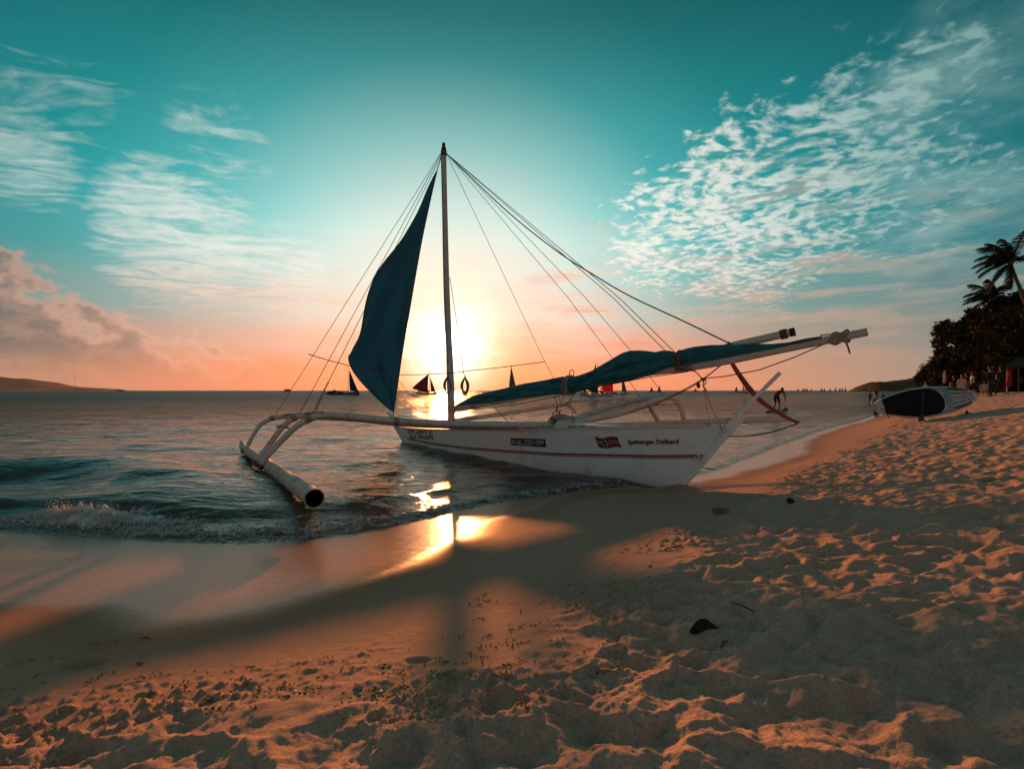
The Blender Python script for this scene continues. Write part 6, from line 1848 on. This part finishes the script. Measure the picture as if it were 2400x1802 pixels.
# seaweed scraps: a line of shreds along the edge of the damp sand
M_WEED = mat('seaweed_scraps', (0.20, 0.19, 0.055), 0.7, 0.2, vary=0.25, vscale=30)
def weed():
    g = np.random.default_rng(9); b = MB()
    spots = []
    for k in range(80):
        u = g.uniform(20, 1560); v = np.interp(u, [0, 300, 600, 900, 1100, 1250, 1400, 1560], [1580, 1575, 1600, 1620, 1570, 1480, 1390, 1290]) + g.normal() * 34
        spots.append((u, v, 1.0))
    for k in range(30):
        u = g.uniform(1000, 1450); spots.append((u, g.uniform(1380, 1600), .7))
    for (u, v, sz) in spots:
        c_ = on_px(u, v); n_ = g.integers(3, 10); sp = g.uniform(.006, .022) * sz
        for j in range(n_):
            p = c_ + Vector((g.normal() * sp * 1.6, g.normal() * sp * 0.8, 0)); p.z = ground(p.x, p.y) + 0.002
            a = g.uniform(0, math.pi); L = g.uniform(.006, .018); wv = g.uniform(.0015, .004)
            d_ = Vector((math.cos(a), math.sin(a), g.uniform(0, .35))) * L; e_ = Vector((-math.sin(a), math.cos(a), 0)) * wv
            m_ = p + d_ * 0.5 + Vector((0, 0, .003)); q_ = p + d_
            b.add([p - e_, p + e_, m_ + e_, m_ - e_, q_ + e_ * .5, q_ - e_ * .5], [(0, 1, 2, 3), (3, 2, 4, 5)])
    o = b.build('seaweed', M_WEED, None); tag(o, 'scattered green-brown seaweed shreds along the damp sand edge', kind='stuff')
weed()
# crumbs of damp sand on the edge of the trampled part
def crumbs():
    g = np.random.default_rng(19); V = []; F = []
    base = np.array([(0, 0, .7), (1, 0, 0), (0, 1, 0), (-1, 0, 0), (0, -1, 0), (0, 0, -.7)]); fc = [(0, 1, 2), (0, 2, 3), (0, 3, 4), (0, 4, 1), (5, 2, 1), (5, 3, 2), (5, 4, 3), (5, 1, 4)]
    X = g.uniform(-2.2, 7, 26000); Y = g.uniform(1.0, 11, 26000)
    sd = sdist(X, Y, DRY); ok = (np.abs(sd - 0.35 + 0.3 * pnoise(X * 1.1, Y * 1.1, 44)) < 0.55) & (pnoise(X * 2.2, Y * 2.2, 45) > -0.05) & (g.random(26000) < 0.20 * np.exp(-Y / 6))
    X = X[ok]; Y = Y[ok]; Z, *_ = sand_height(X, Y); S = np.exp(g.normal(size=len(X)) * 0.5) * 0.0036
    for x, y, z, s in zip(X, Y, Z, S):
        o = len(V); rot = g.random() * 6.28; j = 1 + 0.35 * g.normal(size=(6, 1)); q = base * s * j; cx, sx = math.cos(rot), math.sin(rot)
        V.extend([(x + p[0] * cx - p[1] * sx, y + p[0] * sx + p[1] * cx, z + p[2] + s * .35) for p in q]); F.extend([(a + o, b_ + o, c + o) for a, b_, c in fc])
    b = MB(); b.v = V; b.f = F; b.mi = [0] * len(F)
    o = b.build('sand_crumbs', mat('sand_crumb', (0.33, 0.25, 0.185), 0.95, 0.1, vary=0.25, vscale=50), None, smooth=True); tag(o, 'crumbs of damp sand along the edge of the trampled sand', kind='stuff')
crumbs()
# spray and froth of the little breaker
def spray():
    g = np.random.default_rng(29); V = []; F = []
    base = np.array([(0, 0, 1), (1, 0, 0), (0, 1, 0), (-1, 0, 0), (0, -1, 0), (0, 0, -1)]) ; fc = [(0, 1, 2), (0, 2, 3), (0, 3, 4), (0, 4, 1), (5, 2, 1), (5, 3, 2), (5, 4, 3), (5, 1, 4)]
    XS = SHORE[:, 0][np.argsort(SHORE[:, 0])]; YS = SHORE[:, 1][np.argsort(SHORE[:, 0])]
    jets = []
    for k in range(74):
        jx = g.normal() * 0.30 - 4.0 if k < 48 else g.uniform(-4.7, -2.9)
        jets.append((jx, g.normal() * 0.04 + 0.37, (0.06 + 0.13 * g.random() ** 2) * math.exp(-((jx + 4.0) / 0.42) ** 2) + 0.025, g.normal() * 0.4, 0.012 + 0.02 * g.random()))
    P = []
    for (jx, jo, jh, lean, jw) in jets:
        m_ = int(40 + 900 * jh)
        t = g.random(m_) ** 1.4
        px = jx + lean * jh * t + g.normal(size=m_) * jw * (0.6 + 1.2 * t); py = np.interp(px, XS, YS) + jo + g.normal(size=m_) * jw - 0.10 * t
        P.append(np.stack([px, py, jh * t * (1.0 + 0.2 * g.normal(size=m_)), 0.0048 * (1.25 - t) * np.exp(0.35 * g.normal(size=m_))], 1))
    # body of the splash: one ragged lump of foam
    nx, nv = 230, 20; xs = np.linspace(-4.72, -3.15, nx)
    env = np.exp(-((xs + 4.02) / 0.36) ** 4) * 0.9 + 0.30 * np.exp(-((xs + 3.45) / 0.22) ** 2)
    spike = 0.55 + 0.55 * np.maximum(0, pnoise(xs * 11, xs * 0, 91) + 0.25) + 0.45 * np.maximum(0, pnoise(xs * 31, xs * 0, 92))
    H = 0.16 * env * spike
    yc = np.interp(xs, XS, YS) + 0.40
    rows = []
    for k in range(nv):
        v = k / (nv - 1)
        if v < 0.62: t = v / 0.62; yy = yc - 0.36 * (1 - t) ** 1.25 * (0.35 + 0.65 * env); zz = H * t ** 1.5
        else: t = (v - 0.62) / 0.38; yy = yc + 0.16 * t; zz = H * (1 - t ** 0.8)
        n1 = fbm(xs * 16, yy * 0 + v * 5.0, 4, 93, 0.62); n2 = fbm(xs * 16 + 40, yy * 0 + v * 5.0, 4, 94, 0.62)
        am = 0.030 * np.minimum(1, env * 1.4) * math.sin(math.pi * min(1, 0.12 + 0.8 * v))
        rows.append([Vector((x, float(y + 0.9 * a * b_), float(z))) for x, y, z, a, b_ in zip(xs, yy, zz + am * np.maximum(n1, -0.3), am + xs * 0, n2)])
    flat = np.array([[tuple(p) for p in r_] for r_ in rows]).reshape(-1, 3); rr = np.hypot(flat[:, 0], flat[:, 1])
    wz_, *_ = water_height(flat[:, 0], flat[:, 1], rr, rr * 0 + 0.02)
    it = iter(wz_)
    rows = [[p + Vector((0, 0, float(next(it)) - 0.012)) for p in r_] for r_ in rows]
    m = mat('white_foam', (0.93, 0.95, 0.94), 0.6, 0.5, vary=0.03, vscale=18, bump=1.0, bscale=60, trans=0.25)
    b = MB(); b.loft(rows, closed=False); tag(b.build('breaking_wave_foam', m, None), 'white tumbling foam of the small wave breaking at the left', kind='stuff')
    # tumbling skirt below the jets
    m_ = 1500; px = g.normal(size=m_) * 0.40 - 4.0; px[:900] = g.uniform(-4.8, -2.8, 900); f_ = g.random(m_)
    P.append(np.stack([px, np.interp(px, XS, YS) + 0.44 - 0.34 * f_ + g.normal(size=m_) * 0.03, 0.035 * (1 - f_) * np.abs(g.normal(size=m_)) * (0.4 + np.exp(-((px + 4.0) / .4) ** 2)), 0.006 * np.exp(0.4 * g.normal(size=m_))], 1))
    P = np.concatenate(P); rr = np.hypot(P[:, 0], P[:, 1])
    Z0, *_ = water_height(P[:, 0], P[:, 1], rr, rr * 0 + 0.02)
    for x, y, z, s in zip(P[:, 0], P[:, 1], Z0 + P[:, 2], P[:, 3]):
        o = len(V); q = base * s * (1 + 0.3 * g.normal(size=(6, 1))) * np.array([1, 1, 1.5])
        V.extend([(x + p[0], y + p[1], z + p[2]) for p in q]); F.extend([(a + o, b_ + o, c + o) for a, b_, c in fc])
    m = mat('white_spray', (0.80, 0.82, 0.80), 0.35, 0.5, vary=0.05, trans=0.6)
    b = MB(); b.v = V; b.f = F; b.mi = [0] * len(F); o = b.build('wave_spray', m, None); tag(o, 'white spray and froth of the small breaking wave', kind='stuff')
    # froth beads along the swash edge
    n = 9000; V = []; F = []
    i = g.integers(0, len(SHORE) - 1, n * 3); t = g.random(n * 3); P = SHORE[i] * (1 - t)[:, None] + SHORE[i + 1] * t[:, None]
    ok = (P[:, 0] > -4.4) & (P[:, 0] < 2.0); P = P[ok][:n]
    P = P + np.stack([g.normal(size=len(P)) * 0.02, np.abs(g.normal(size=len(P))) * 0.16 - 0.03], 1)
    rr = np.hypot(P[:, 0], P[:, 1]); Z, s_, fo_, _ = water_height(P[:, 0], P[:, 1], rr, rr * 0 + 0.02)
    keep = (pnoise(P[:, 0] * 6, P[:, 1] * 9, 5) > 0.12) & (g.random(len(P)) < 0.55 + 0.45 * (P[:, 0] > -3.2) * (P[:, 0] < -.6))
    for (x, y), z in zip(P[keep], Z[keep]):
        s = math.exp(g.normal() * 0.5) * 0.0055; o = len(V); q = base * s * (1 + 0.25 * g.normal(size=(6, 1)))
        zz = max(z, float(beach_base(np.array([x]), np.array([y]), np.array([0.0]))[0]))
        V.extend([(x + p[0], y + p[1], zz + p[2] * 0.7 + s * .2) for p in q]); F.extend([(a + o, b_ + o, c + o) for a, b_, c in fc])
    b = MB(); b.v = V; b.f = F; b.mi = [0] * len(F); o = b.build('swash_froth', m, None); tag(o, 'beaded froth along the edge of the swash', kind='stuff')
spray()
hz = MB(); hz.box(Vector((0, 3800, 66)), Vector((9500, 0, 0)), Vector((0, 6000, 0)), Vector((0, 0, 70)))
hm = bpy.data.materials.new('haze_air'); hm.use_nodes = True
for nd in list(hm.node_tree.nodes): hm.node_tree.nodes.remove(nd)
_g = NT(hm.node_tree); _v = _g.n('ShaderNodeVolumePrincipled'); _v.inputs['Density'].default_value = 2.2e-5; _v.inputs['Color'].default_value = (0.85, 0.85, 0.85, 1); _v.inputs['Anisotropy'].default_value = 0.3
_o = _g.n('ShaderNodeOutputMaterial'); _g.link(_v.outputs[0], _o.inputs['Volume'])
tag(hz.build('haze', hm, None, smooth=False), 'thin evening haze over the sea', kind='stuff')
